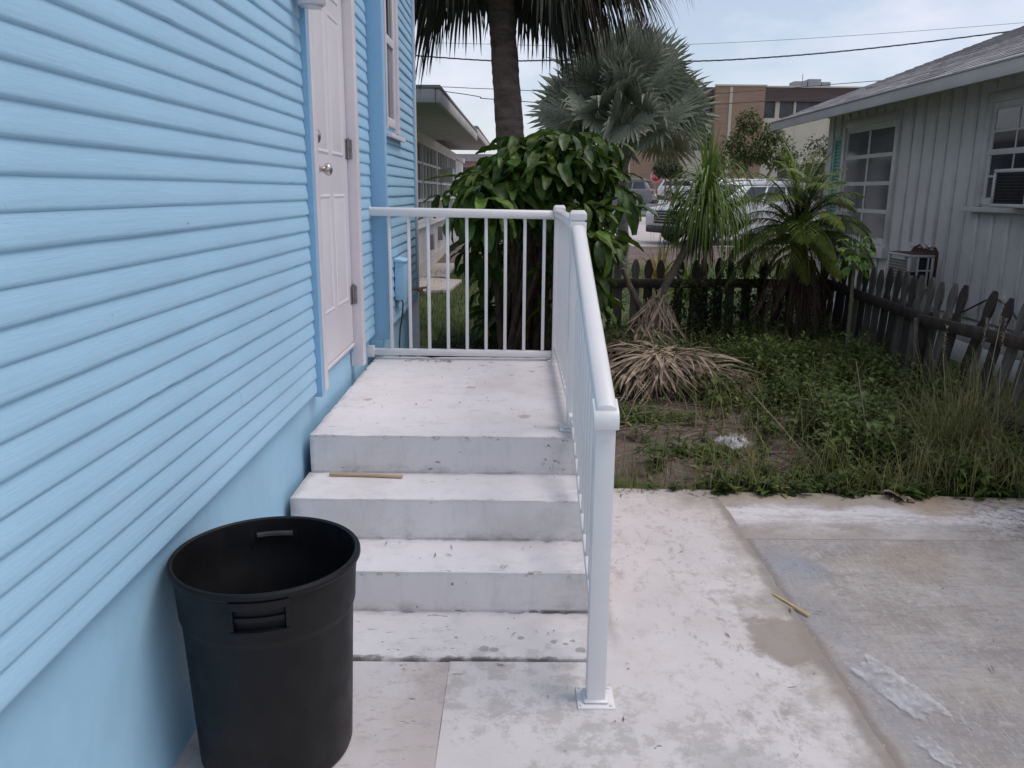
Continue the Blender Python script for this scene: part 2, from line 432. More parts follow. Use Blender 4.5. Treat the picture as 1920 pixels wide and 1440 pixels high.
t = NT('thin clear plastic')
t.set((0.85, 0.87, 0.9), 0.18)
_tr = t.n.new('ShaderNodeBsdfTransparent'); _mx = t.n.new('ShaderNodeMixShader')
t.link(t.ramp(t.noise(17, 4, 0.6), 0.40, 0.66, 0.10, 0.42), _mx.inputs[0])
t.link(_tr.outputs[0], _mx.inputs[1]); t.link(t.b.outputs[0], _mx.inputs[2])
t.link(_mx.outputs[0], t.n['Material Output'].inputs['Surface'])
M['plastic'] = t.m

def walk_extra(t, c):
    x, y = t.sep('X'), t.sep('Y')
    bare = t.mix(t.ramp(t.noise(5, 7, 0.7), 0.35, 0.65), (0.45, 0.405, 0.355), (0.33, 0.295, 0.26))
    wob = t.math('MULTIPLY', t.math('SUBTRACT', t.noise(3.2, 9, 0.74), 0.5), 0.95)
    xe = t.math('ADD', x, wob)
    # paint worn thin towards the neighbouring bare slab and the yard
    c = t.mix(t.ramp(xe, 0.86, 1.10, 0, 0.80), c, bare)
    c = t.mix(t.math('MULTIPLY', t.ramp(t.math('ADD', y, t.math('MULTIPLY', wob, 0.5)), 3.72, 4.05, 0, 0.85), t.ramp(xe, 0.40, 0.95)), c, bare)
    scr = t.noise(11, 9, 0.78, t.mapping((1.6, 0.8, 1)))
    c = t.mix(t.math('MULTIPLY', t.ramp(scr, 0.53, 0.62, 0, 0.75), t.ramp(xe, 0.15, 0.9)), c, bare)
    line = t.math('ABSOLUTE', t.math('SUBTRACT', t.math('ADD', x, t.math('MULTIPLY', t.math('SUBTRACT', t.noise(6, 6, 0.7), 0.5), 0.10)), 1.065))
    c = t.mix(t.ramp(line, 0.050, 0.010, 0, 0.62), c, (0.23, 0.20, 0.175))
    c = t.mix(t.math('MULTIPLY', t.spot((0.98, 2.62, 0.0), 0.15, 0.15, 0.35, 7), 0.85), c, (0.30, 0.26, 0.22))
    c = t.mix(t.math('MULTIPLY', t.spot((0.62, 1.95, 0.0), 0.12, 0.6, 0.6, 9), 0.5), c, (0.40, 0.385, 0.38))
    c = t.mix(t.ramp(t.math('ABSOLUTE', t.math('SUBTRACT', t.math('ADD', x, t.math('MULTIPLY', wob, 0.12)), 0.365)), 0.030, 0.0, 0, 0.5), c, (0.30, 0.265, 0.23)) if False else t.mix(t.math('MULTIPLY', t.ramp(y, 2.45, 2.75), t.ramp(t.math('ABSOLUTE', t.math('SUBTRACT', t.math('ADD', x, t.math('MULTIPLY', wob, 0.12)), 0.365)), 0.030, 0.0, 0, 0.5)), c, (0.30, 0.265, 0.23))
    return c

def left_extra(t, c):
    x, y = t.sep('X'), t.sep('Y')
    wob = t.math('MULTIPLY', t.math('SUBTRACT', t.noise(6, 8, 0.75), 0.5), 0.30)
    xe = t.math('ADD', x, wob)
    c = t.mix(t.ramp(xe, -0.42, -0.22, 0, 0.50), c, (0.43, 0.355, 0.315))
    scr = t.noise(17, 9, 0.8, t.mapping((0.6, 1.5, 1)))
    c = t.mix(t.ramp(scr, 0.55, 0.63, 0, 0.65), c, (0.40, 0.36, 0.345))
    return c

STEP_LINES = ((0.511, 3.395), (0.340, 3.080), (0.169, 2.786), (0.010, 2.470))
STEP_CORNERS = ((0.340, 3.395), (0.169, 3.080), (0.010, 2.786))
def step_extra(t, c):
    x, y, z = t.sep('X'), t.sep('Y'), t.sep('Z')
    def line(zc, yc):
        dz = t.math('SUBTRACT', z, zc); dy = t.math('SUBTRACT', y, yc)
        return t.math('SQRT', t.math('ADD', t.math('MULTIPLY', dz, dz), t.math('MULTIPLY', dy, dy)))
    grime_shade = t.noise(9, 8, 0.75, t.mapping((1, 2, 2)))
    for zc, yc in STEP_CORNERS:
        k = t.math('MULTIPLY', t.ramp(line(zc, yc), 0.055, 0.004), t.ramp(grime_shade, 0.44, 0.66, 0.03, 0.55))
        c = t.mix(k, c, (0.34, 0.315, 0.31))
        half = t.ramp(t.math('ADD', x, t.math('MULTIPLY', grime_shade, 0.2)), -0.12, 0.02, 0.15, 1.0) if zc < .05 else 0.30
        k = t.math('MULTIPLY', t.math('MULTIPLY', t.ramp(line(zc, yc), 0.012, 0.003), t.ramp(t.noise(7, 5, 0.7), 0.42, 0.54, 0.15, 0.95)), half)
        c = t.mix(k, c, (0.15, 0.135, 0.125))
    ch = t.noise(26, 5, 0.7, t.mapping((0.6, 1, 1)))
    for zc, yc in STEP_LINES:
        k = t.math('MULTIPLY', t.ramp(line(zc, yc), 0.030, 0.004), t.ramp(ch, 0.59, 0.64, 0, 0.75))
        c = t.mix(k, c, (0.27, 0.245, 0.235))
        k = t.math('MULTIPLY', t.ramp(line(zc, yc), 0.020, 0.002), 0.22)
        c = t.mix(k, c, (0.50, 0.47, 0.46))
    flecks = t.noise(27, 4, 0.6, t.mapping((0.6, 1.25, 1), (2.7, 1.1, 0)), 0.7)
    area = t.math('MULTIPLY', t.ramp(z, 0.500, 0.506), t.ramp(t.noise(2.6, 3, 0.5, t.mapping((1, 1, 1), (0, 3, 0))), 0.30, 0.55, 0.35, 1.0))
    kf = t.math('MULTIPLY', t.ramp(flecks, 0.672, 0.69, 0, 0.8), area)
    c = t.mix(kf, c, t.mix(t.ramp(t.noise(5, 2), 0.45, 0.55), (0.20, 0.18, 0.17), (0.36, 0.27, 0.20)))
    crack = t.math('MULTIPLY', t.ramp(t.math('ABSOLUTE', t.math('SUBTRACT', t.math('ADD', y, t.math('MULTIPLY', t.math('SUBTRACT', t.noise(14, 6, 0.75), 0.5), 0.040)), 2.472)), 0.016, 0.004, 0, 0.85), t.math('MULTIPLY', t.ramp(z, 0.06, 0.03), t.ramp(t.noise(6, 4, 0.6), 0.40, 0.52)))
    c = t.mix(crack, c, (0.17, 0.15, 0.135))
    drip = t.math('MULTIPLY', t.ramp(t.noise(42, 3, 0.6), 0.62, 0.66), t.math('MULTIPLY', t.ramp(x, 0.11, 0.16), t.math('MULTIPLY', t.ramp(z, 0.345, 0.36), t.ramp(y, 3.42, 3.405))))
    c = t.mix(drip, c, (0.10, 0.095, 0.09))
    # grey runs on the risers; dirt and painted soft shade beside the railing
    runs = t.noise(7, 7, 0.7, t.mapping((1.6, 1.6, 0.35)))
    c = t.mix(t.ramp(runs, 0.50, 0.70, 0, 0.22), c, (0.40, 0.40, 0.43))
    c = t.mix(t.math('MULTIPLY', t.ramp(t.math('ADD', x, t.math('MULTIPLY', t.math('SUBTRACT', grime_shade, 0.5), 0.25)), 0.10, 0.30, 0, 0.50), t.ramp(grime_shade, 0.35, 0.6, 0.4, 1.0)), c, (0.44, 0.415, 0.40))
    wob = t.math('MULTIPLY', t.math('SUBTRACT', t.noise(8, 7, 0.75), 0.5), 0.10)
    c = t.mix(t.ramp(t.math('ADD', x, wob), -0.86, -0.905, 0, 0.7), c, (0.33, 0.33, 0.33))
    for p_, r_ in (((-.10, 2.530, .01), .018), ((-.06, 2.522, .01), .014), ((.15, 2.575, .01), .014), ((.185, 2.565, .01), .012), ((.215, 2.585, .01), .012), ((.24, 2.53, .01), .018), ((.28, 2.50, .01), .030), ((-.20, 2.60, .01), .010), ((.03, 2.60, .01), .009)):
        c = t.mix(t.math('MULTIPLY', t.spot(p_, r_, .15, .95, 22), .65), c, (.25, .225, .205))
    for p_, r_ in (((-.42, 5.00, .51), .035), ((.10, 4.72, .51), .02), ((-.02, 4.62, .51), .018), ((.16, 4.86, .51), .015), ((-.24, 4.30, .51), .022), ((.05, 3.72, .51), .030), ((-.75, 4.02, .51), .025)):
        c = t.mix(t.math('MULTIPLY', t.spot(p_, r_, .3, .5, 26), .6), c, (.34, .29, .255))
    c = t.mix(t.math('MULTIPLY', t.spot((-.05, 3.45, 0.44), 0.022, 0.4, 0.4, 20), 0.35), c, (0.35, 0.34, 0.35))
    return c

M['walk'] = painted_concrete('worn white painted concrete', (0.67, 0.625, 0.615), 0.735, 0.60, 0.65, extra=walk_extra)
M['walk_dirty'] = painted_concrete('dirty white painted concrete', (0.64, 0.60, 0.60), 0.68, 0.65, 0.75, extra=left_extra)
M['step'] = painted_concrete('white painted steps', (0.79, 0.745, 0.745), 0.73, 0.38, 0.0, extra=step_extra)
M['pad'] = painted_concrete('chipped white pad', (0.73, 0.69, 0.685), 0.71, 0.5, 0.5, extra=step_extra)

t = NT('bare grey concrete')
g = t.noise(2.2, 9, 0.76)
c = t.mix(t.ramp(g, 0.38, 0.62), (0.45, 0.415, 0.385), (0.315, 0.285, 0.265))
c = t.mix(t.ramp(t.noise(2.1, 8, 0.75, t.mapping((1, 1, 1), (4, 9, 0))), 0.50, 0.66, 0, 0.42), c, (0.33, 0.345, 0.385))
c = t.mix(t.ramp(t.noise(2.6, 9, 0.76, t.mapping((1, 1, 1), (14, 2, 0))), 0.52, 0.66, 0, 0.40), c, (0.40, 0.345, 0.275))
# brushed diagonal tracks
d1 = t.noise(9, 8, 0.78, t.mapping((1.0, 5.0, 1), (0, 0, 0), (0, 0, R(-38))))
c = t.mix(t.ramp(d1, 0.48, 0.64, 0, 0.50), c, (0.25, 0.225, 0.21))
d2 = t.noise(10, 8, 0.78, t.mapping((6.0, 1.0, 1), (3, 0, 0), (0, 0, R(-24))))
c = t.mix(t.ramp(d2, 0.50, 0.64, 0, 0.50), c, (0.53, 0.50, 0.475))
c = t.mix(t.ramp(t.noise(4.0, 9, 0.8, t.mapping((1, 1.2, 1), (2, 22, 0))), 0.54, 0.66, 0, 0.60), c, (0.57, 0.545, 0.53))
wb = t.math('MULTIPLY', t.math('SUBTRACT', t.noise(5, 8, 0.75), 0.5), 0.30)
d = t.math('ADD', t.sep('X'), wb)
c = t.mix(t.ramp(d, 1.36, 1.16, 0, 0.5), c, (0.345, 0.34, 0.36))
c = t.mix(t.math('MULTIPLY', t.ramp(d, 1.16, 1.07, 0, 0.8), t.ramp(t.sep('Y'), 2.80, 2.55)), c, (0.39, 0.335, 0.28))
c = t.mix(t.math('MULTIPLY', t.spot((1.22, 3.22, 0.0), 0.10, 0.8, 0.6), 0.40), c, (0.27, 0.33, 0.42))
c = t.mix(t.math('MULTIPLY', t.spot((1.75, 3.30, 0.0), 0.16, 0.8, 0.6), 0.40), c, (0.41, 0.335, 0.24))
line = t.math('ABSOLUTE', t.math('SUBTRACT', t.math('ADD', t.sep('X'), t.math('MULTIPLY', wb, 0.25)), 1.085))
c = t.mix(t.ramp(line, 0.035, 0.005, 0, 0.6), c, (0.21, 0.185, 0.165))
c = t.mix(t.ramp(t.noise(30, 7, 0.8), 0.52, 0.66, 0, 0.55), c, (0.235, 0.21, 0.195))
c = t.mix(t.ramp(t.noise(75, 4, 0.7), 0.58, 0.70, 0, 0.55), c, (0.57, 0.545, 0.52))
t.set(c, 0.88); t.b.inputs['Specular IOR Level'].default_value = 0.2
t.bump(t.noise(50, 7, 0.75), 0.5, 0.006)
M['grey_slab'] = t.m

t = NT('strip concrete')
c = t.mix(t.ramp(t.noise(2.6, 9, 0.75), 0.38, 0.62), (0.52, 0.49, 0.475), (0.36, 0.325, 0.30))
wb = t.math('MULTIPLY', t.math('SUBTRACT', t.noise(3.5, 9, 0.76), 0.5), 0.34)
yy = t.math('ADD', t.sep('Y'), wb); xx = t.math('ADD', t.sep('X'), wb)
white = t.math('MULTIPLY', t.ramp(t.math('ABSOLUTE', t.math('SUBTRACT', yy, 3.80)), 0.15, 0.06), t.ramp(t.noise(5, 8, 0.78, t.mapping((0.4, 1.6, 1))), 0.40, 0.56, 0.15, 0.95))
c = t.mix(white, c, (0.69, 0.665, 0.67))
c = t.mix(t.ramp(yy, 3.90, 4.02, 0, 0.80), c, (0.40, 0.33, 0.25))
c = t.mix(t.ramp(yy, 3.62, 3.52, 0, 0.5), c, (0.40, 0.35, 0.30))
c = t.mix(t.math('MULTIPLY', t.ramp(t.noise(19, 8, 0.8), 0.47, 0.58), t.ramp(xx, 1.95, 2.5, 0, 0.8)), c, (0.15, 0.14, 0.13))
c = t.mix(t.math('MULTIPLY', t.spot((2.15, 3.98, 0), .18, .6, .5), .6), c, (.40, .28, .17))
c = t.mix(t.ramp(t.noise(24, 8, 0.8), 0.53, 0.66, 0, 0.55), c, (0.26, 0.235, 0.215))
c = t.mix(t.ramp(t.noise(9, 8, 0.8, t.mapping((0.35, 2.4, 1))), 0.55, 0.66, 0, 0.45), c, (0.30, 0.28, 0.27))
t.set(c, 0.88); t.b.inputs['Specular IOR Level'].default_value = 0.2
t.bump(t.noise(50, 7, 0.75), 0.5, 0.006)
M['strip'] = t.m

t = NT('soil')
c = t.mix(t.ramp(t.noise(2.5, 6, 0.65), 0.3, 0.7), (0.115, 0.085, 0.068), (0.21, 0.165, 0.135))
c = t.mix(t.ramp(t.noise(40, 6, 0.7), 0.5, 0.68, 0, 0.6), c, (0.23, 0.175, 0.135))
c = t.mix(t.ramp(t.noise(65, 3, 0.6), 0.66, 0.72, 0, 0.6), c, (0.34, 0.28, 0.22))
t.set(c, 0.95); t.bump(t.noise(38, 8, 0.75), 0.9, 0.02)
M['soil'] = t.m

t = NT('ground cover')
x, y = t.sep('X'), t.sep('Y')
grass = t.mix(t.ramp(t.noise(3, 6, 0.7), 0.3, 0.7), (0.060, 0.090, 0.022), (0.115, 0.145, 0.045))
grass = t.mix(t.ramp(t.noise(30, 5, 0.7), 0.5, 0.7, 0, 0.6), grass, (0.04, 0.055, 0.018))
dirt = t.mix(t.ramp(t.noise(1.5, 6, 0.7), 0.3, 0.7), (0.115, 0.082, 0.066), (0.19, 0.145, 0.12))
k = t.math('MULTIPLY', t.ramp(y, 17.5, 19.0), t.ramp(t.math('ADD', y, t.math('MULTIPLY', t.noise(0.4, 4), 4)), 37, 35))
c = t.mix(k, grass, dirt)
t.set(c, 0.95); t.bump(t.noise(25, 6, 0.7), 0.7, 0.03)
M['ground'] = t.m

# ------------------------------------------------------------------ the setting: terrain, slabs, road
def zt(y):
    return -0.03 + 0.0175 * (min(max(y, 15), 90) - 15)

mb = MB()
ys = [-60, 0, 8, 15, 30, 50, 70, 90, 300, 900]
xs = [-400, -60, -10, 0, 10, 60, 400]
mb.add([(x, y, zt(y)) for y in ys for x in xs],
       [(j * len(xs) + i, j * len(xs) + i + 1, (j + 1) * len(xs) + i + 1, (j + 1) * len(xs) + i) for j in range(len(ys) - 1) for i in range(len(xs) - 1)])
tag(mb.build('ground', M['ground']), 'grass and bare dirt ground sloping up to the street', kind='structure')

mb = MB()   # soil of the yard, uneven
nx, ny = 70, 80
def soil_z(x, y):
    return -0.012 + 0.022 * noise.noise(Vector((x * 1.7, y * 1.7, 3))) + 0.012 * noise.noise(Vector((x * 6, y * 6, 1))) + 0.05 * max(0, min(1, (y - 5.2) / 2.5))
vs = []
for j in range(ny + 1):
    for i in range(nx + 1):
        x = -0.82 + 4.02 * i / nx; y = 4.02 + 4.6 * j / ny
        e = min(1.0, 6 * min(i / nx, 1 - i / nx, 1 - j / ny, (j + 2) / ny))
        vs.append((x, y, -0.05 + (soil_z(x, y) + 0.05) * e))
mb.add(vs, [(j * (nx + 1) + i, j * (nx + 1) + i + 1, (j + 1) * (nx + 1) + i + 1, (j + 1) * (nx + 1) + i) for j in range(ny) for i in range(nx)])
tag(mb.build('yard_soil', M['soil'], smooth=True, ang=180), 'bare brown soil of the side yard behind the concrete', kind='structure')

def slab(mb, name, m, label):
    return tag(mb.build(name, m, smooth=True, ang=40), label, kind='structure')
slab(rough_box(-0.93, -0.2097, -1.6, 2.46, -0.10, 0.0, 0.08, 0.0005, 0.001, 1), 'concrete_slab', M['walk_dirty'], 'dirty white concrete slab under the black trash can')
def wavy(x, y0, y1, n, amp, seed):
    return [(x + amp * (noise.noise(Vector((seed, (y0 + (y1 - y0) * k / n) * 3.1, 0))) + .5 * noise.noise(Vector((seed, (y0 + (y1 - y0) * k / n) * 13, 0)))), y0 + (y1 - y0) * k / n) for k in range(n + 1)]
edge = wavy(1.075, -1.6, 4.12, 90, .010, 3)
mb = MB(); mb.prism([(-0.2095, -1.6)] + edge + [(0.302, 4.135), (0.302, 2.464), (-0.2095, 2.461)], 'z', -0.10, 0.002)
slab(mb, 'concrete_slab', M['walk'], 'white painted concrete slab round the foot of the railing')
edge2 = wavy(1.079, -1.6, 3.53, 80, .010, 3)
mb = MB(); mb.prism(edge2[::-1] + [(3.4, -1.6), (3.4, 3.53)], 'z', -0.10, -0.005)
mb.f = [tuple(reversed(q)) for q in mb.f]
slab(mb, 'concrete_slab', M['grey_slab'], 'bare grey weathered concrete slab at right')
mb = MB(); mb.prism([(1.045, 3.503), (3.4, 3.518), (3.4, 4.03), (1.045, 4.118)], 'z', -0.10, -0.003)
slab(mb, 'concrete_slab', M['strip'], 'long concrete strip along the edge of the weedy yard')
mb = MB(); mb.box(-0.93, 3.4, -1.6, 4.0, -0.07, -0.009)
tag(mb.build('joint_filler', M['soil']), 'dirt showing in the joints of the slabs', kind='structure')

def sheet(name, m, label, x0, x1, y0, y1, up, n=8, curb=0.0):
    mb = MB()
    yy = [y0 + (y1 - y0) * i / n for i in range(n + 1)]
    vs = [(x, y, zt(y) + up) for y in yy for x in (x0, x1)]
    mb.add(vs, [(2 * i, 2 * i + 1, 2 * i + 3, 2 * i + 2) for i in range(n)])
    if curb:
        mb.add([(x0, y0, zt(y0) - .05), (x1, y0, zt(y0) - .05), (x1, y0, zt(y0) + up), (x0, y0, zt(y0) + up)], [(0, 1, 2, 3)])
    return tag(mb.build(name, m), label, kind='structure')
sheet('road', M['asphalt'], 'grey asphalt street beyond the yard', -60, 120, 41.5, 57.5, 0.008)
sheet('pavement', M['pave'], 'pale concrete pavement on the near side of the street', 0.5, 40, 34.5, 41.3, 0.012)
sheet('pavement', M['pave'], 'pale concrete pavement on the far side of the street', -20, 60, 57.6, 68, 0.12, curb=1)
sheet('driveway', M['pave'], 'pale concrete driveway under the white sport utility vehicle', 3.2, 14, 22.6, 34.4, 0.010)
mb = MB(); mb.add([(2.2, 30.5, zt(30.5) + .02), (2.9, 30.5, zt(30.5) + .02), (4.4, 23.2, zt(23.2) + .02), (4.05, 23.2, zt(23.2) + .02), (2.9, 30.5, zt(30.5) - .05), (4.4, 23.2, zt(23.2) - .05)], [(0, 1, 2, 3)])
tag(mb.build('path', M['pave']), 'narrow pale concrete edging along the dirt bed', kind='structure')
# grass strip with its kerb between pavement and road
mb = MB(); mb.box(1.0, 7.6, 40.0, 41.35, zt(40) - .02, zt(41) + .10)
tag(mb.build('verge', M['ground'], bevel=0.04), 'grass verge with rounded end beside the street', kind='structure')
mb = MB(); mb.prism([(7.62, 39.9), (8.2, 40.1), (8.45, 40.7), (8.2, 41.25), (7.62, 41.4)], 'z', zt(40) - .02, zt(41) + .13)
tag(mb.build('kerb', M['pave'], bevel=0.03), 'rounded kerb nose at the end of the grass verge', kind='structure')

# ------------------------------------------------------------------ entry steps
st = thing('entry_steps', (-0.28, 3.9, 0), 'white painted concrete steps with landing in front of the side door', 'steps')
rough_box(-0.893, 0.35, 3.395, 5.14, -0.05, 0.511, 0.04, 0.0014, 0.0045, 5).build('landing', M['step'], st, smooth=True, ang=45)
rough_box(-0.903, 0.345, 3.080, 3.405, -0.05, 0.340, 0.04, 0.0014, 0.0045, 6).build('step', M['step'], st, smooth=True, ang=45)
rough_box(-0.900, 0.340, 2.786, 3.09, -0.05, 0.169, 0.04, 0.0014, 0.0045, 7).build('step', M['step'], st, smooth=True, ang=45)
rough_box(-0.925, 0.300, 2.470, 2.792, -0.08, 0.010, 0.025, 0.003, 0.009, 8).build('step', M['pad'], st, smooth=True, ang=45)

# ------------------------------------------------------------------ blue house
PITCH = 0.0652
def board_profile():
    p = PITCH
    return [(0.0, 0.0), (0.007, 0.0), (0.0135, 0.0013), (0.0180, 0.0042), (0.0202, 0.0088), (0.0206, 0.0140), (0.0190, 0.030), (0.0160, 0.048), (0.0126, p + 0.002), (0.0, p + 0.002)]

SRR = random.Random(17)
def siding(parent, x, y0, y1, z0, z1, m):
    zz = z0; row = 0
    while zz < z1:
        cuts = [y0]
        if y1 - y0 > 2 and row % 7 == 3:
            c = y0 + SRR.uniform(.6, 2.9)
            while c < y1 - .5: cuts.append(c); c += SRR.uniform(1.9, 3.2)
        cuts.append(y1)
        for a, b in zip(cuts, cuts[1:]):
            siding_board(parent, x + SRR.uniform(-.0008, .0008), a + .0006, b - .0006, zz, m)
        zz += PITCH; row += 1

def siding_board(parent, x, y0, y1, zz, m):
    n = max(3, int((y1 - y0) / 0.06))
    mb = MB(); prof = board_profile(); npf = len(prof); vs = []
    warp = SRR.uniform(-.0018, .0018)
    for i in range(n + 1):
        t_ = i / n; y = y0 + (y1 - y0) * t_
        j1 = 0.0012 * noise.noise(Vector((x, y * 2.3, zz * 40))) + warp * math.sin(PI * t_)
        j2 = 0.0014 * noise.noise(Vector((x + 5, y * 5.3, zz * 40)))
        dent = noise.noise(Vector((9, y * 11, zz * 33)))
        if dent > 0.45: j2 += 0.0040 * min(1, (dent - .45) * 6)
        for q, (px, pz) in enumerate(prof):
            low = 1.0 if 1 <= q <= 4 else 0.0
            vs.append((x + px + (j1 if q not in (0, npf - 1) else 0) + low * j2 * 0.3, y, zz + pz + low * j2))
    fs = []
    for i in range(n):
        for q in range(0, npf - 1):
            fs.append((i * npf + q, i * npf + q + 1, (i + 1) * npf + q + 1, (i + 1) * npf + q))
    fs.append(tuple(range(npf))); fs.append(tuple(n * npf + q for q in range(npf - 1, -1, -1)))
    mb.add(vs, fs)
    mb.build('siding_board', m, parent, smooth=True, ang=48)

bh = thing('blue_house', (-2.5, 2.5, 0), 'light blue wooden house with horizontal siding and a white side door', 'house')
box('wall', M['siding'], bh, -1.15, -0.909, -1.6, 3.64, 0.664, 3.6)
box('wall', M['shaded_blue_trim'], bh, -1.15, -0.909, 4.50, 5.104, 0.664, 3.6)
box('wall', M['shaded_blue_trim'], bh, -1.15, -0.908, 3.64, 4.50, 2.76, 3.6)
box('wall', M['shaded_blue_trim'], bh, -1.15, -0.822, 5.137, 6.64, 0.68, 3.6)
box('wall', M['shaded_blue_trim'], bh, -6.0, -1.16, -1.6, 6.64, 0.0, 3.6)
box('roof', M['roof_far'], bh, -6.4, -0.50, -2.0, 7.0, 3.62, 3.75)
rough_box(-1.16, -0.928, -1.6, 5.11, -0.06, 0.672, 0.12, 0.004, 0.002, 11).build('foundation', M['found'], bh, smooth=True, ang=50)
rough_box(-1.16, -0.838, 5.112, 6.61, -0.06, 0.73, 0.12, 0.003, 0.002, 12).build('foundation', M['found'], bh, smooth=True, ang=50)
siding(bh, -0.908, -1.6, 3.555, 0.656, 3.55, M['siding'])
siding(bh, -0.908, 4.592, 5.10, 0.656, 3.55, M['siding'])
siding(bh, -0.823, 5.19, 6.585, 0.725, 1.86, M['siding'])
siding(bh, -0.823, 5.787, 6.585, 0.725 + PITCH * 18, 3.55, M['siding'])
# door casings: the edge that faces the camera is painted blue, the face is white
box('casing', M['shaded_blue_trim'], bh, -0.925, -0.8665, 3.557, 3.60, 0.64, 2.86)
box('casing', M['white_trim'], bh, -0.925, -0.862, 3.602, 3.672, 0.655, 2.86, bevel=0.003)
box('casing', M['white_trim'], bh, -0.925, -0.855, 4.505, 4.59, 0.58, 2.86, bevel=0.004)
box('casing', M['white_trim'], bh, -0.925, -0.858, 3.675, 4.503, 2.765, 2.86, bevel=0.004)
# corner board of the bump-out
box('corner_board', M['shaded_blue_trim'], bh, -0.90, -0.800, 5.105, 5.135, 0.625, 3.6, bevel=0.003)
box('corner_board', M['siding'], bh, -0.825, -0.7985, 5.137, 5.19, 0.700, 3.6, bevel=0.002)
box('corner_board', M['shaded_blue_trim'], bh, -0.825, -0.7975, 6.587, 6.645, 0.70, 3.6, bevel=0.002)
box('corner_board', M['white_trim'], bh, -0.86, -0.7905, 6.648, 6.69, 0.10, 3.6, bevel=0.002)
box('skirt_board', M['siding'], bh, -0.825, -0.800, 5.192, 6.585, 0.690, 0.727, bevel=0.003)
box('threshold', M['white_trim'], bh, -0.93, -0.900, 3.675, 4.503, 0.700, 0.716, bevel=0.002)
# door slab with six embossed panels
dr = MB().box(-0.948, -0.9065, 3.678, 4.499, 0.722, 2.758).build('door', M['door'], bh, bevel=0.003)
def emboss(y0, y1, z0, z1):
    mb = MB(); x = -0.9065
    mb.f = []
    def ring(y0, y1, z0, z1, X): return [(X, y0, z0), (X, y1, z0), (X, y1, z1), (X, y0, z1)]
    rs = [ring(y0, y1, z0, z1, x + .0005), ring(y0 + .010, y1 - .010, z0 + .010, z1 - .010, x + .005), ring(y0 + .022, y1 - .022, z0 + .022, z1 - .022, x + .001),
          ring(y0 + .045, y1 - .045, z0 + .045, z1 - .045, x + .006)]
    vs = [p for r_ in rs for p in r_]
    fs = []
    for a in range(len(rs) - 1):
        for k in range(4):
            fs.append((a * 4 + k, a * 4 + (k + 1) % 4, a * 4 + 4 + (k + 1) % 4, a * 4 + 4 + k))
    fs.append((12, 13, 14, 15))
    mb.add(vs, fs)
    mb.build('door_panel', M['door'], dr, smooth=True, ang=25)
for (ya, yb) in ((3.79, 4.055), (4.125, 4.39)):
    emboss(ya, yb, 0.965, 1.53); emboss(ya, yb, 1.715, 2.37); emboss(ya, yb, 2.44, 2.65)
# knob and deadbolt (axis along +X)
XM = Matrix.Rotation(R(90), 4, 'Y')
def xlathe(prof, y, z, x0, name, m, parent):
    mb = MB(); mb.lathe(prof, 0, 0, 28)
    mb.build(name, m, parent, smooth=True, ang=40, xf=Matrix.Translation((x0, y, z)) @ XM)
xlathe([(0.0, 0.0), (0.033, 0.0), (0.033, 0.004), (0.026, 0.010), (0.013, 0.016), (0.0115, 0.030), (0.018, 0.037), (0.027, 0.045), (0.0285, 0.056), (0.024, 0.066), (0.012, 0.072), (0.0, 0.073)], 3.80, 1.640, -0.9065, 'knob', M['nickel'], dr)
xlathe([(0.0, 0.0), (0.033, 0.0), (0.033, 0.008), (0.028, 0.016), (0.015, 0.021), (0.0, 0.022)], 3.815, 1.785, -0.9065, 'deadbolt', M['nickel'], dr)
for z in (0.985, 1.76, 2.56):
    mb = MB(); mb.box(-0.9062, -0.9035, 4.455, 4.498, z - .05, z + .05); mb.box(-0.903, -0.878, 4.4995, 4.5035, z - .05, z + .05)
    mb.tube([(-0.899, 4.4985, z - .052), (-0.899, 4.4985, z + .052)], 0.0065, 8)
    mb.tube([(-0.899, 4.4985, z + .051), (-0.899, 4.4985, z + .058)], 0.008, 8)
    for q in (-.03, 0, .03): mb.tube([(-0.888, 4.4998, z + q), (-0.885, 4.4978, z + q)], 0.004, 6)
    mb.build('hinge', M['hinge'], dr, smooth=True, ang=30)
# window on the bump-out
wf = box('window', M['white_trim'], bh, -0.84, -0.7935, 5.70, 5.785, 1.92, 3.3, bevel=0.003)
box('frame', M['white_trim'], wf, -0.84, -0.794, 5.215, 5.27, 1.92, 3.3, bevel=0.003)
box('sash', M['white_trim'], wf, -0.84, -0.810, 5.64, 5.70, 1.95, 3.3, bevel=0.003)
box('sash', M['white_trim'], wf, -0.835, -0.806, 5.275, 5.64, 1.95, 2.00, bevel=0.003)
box('sash', M['white_trim'], wf, -0.835, -0.808, 5.275, 5.64, 2.44, 2.49, bevel=0.003)
box('sash', M['white_trim'], wf, -0.835, -0.806, 5.275, 5.31, 2.0, 3.3, bevel=0.003)
box('pane', M['glass'], wf, -0.83, -0.8205, 5.31, 5.64, 2.49, 3.3)
box('pane', M['glass_grey'], wf, -0.83, -0.8215, 5.31, 5.64, 2.0, 2.44)
MB().prism([(-0.85, 1.885), (-0.765, 1.868), (-0.765, 1.895), (-0.85, 1.918)], 'y', 5.20, 5.84).build('sill', M['white_trim'], wf, bevel=0.003)
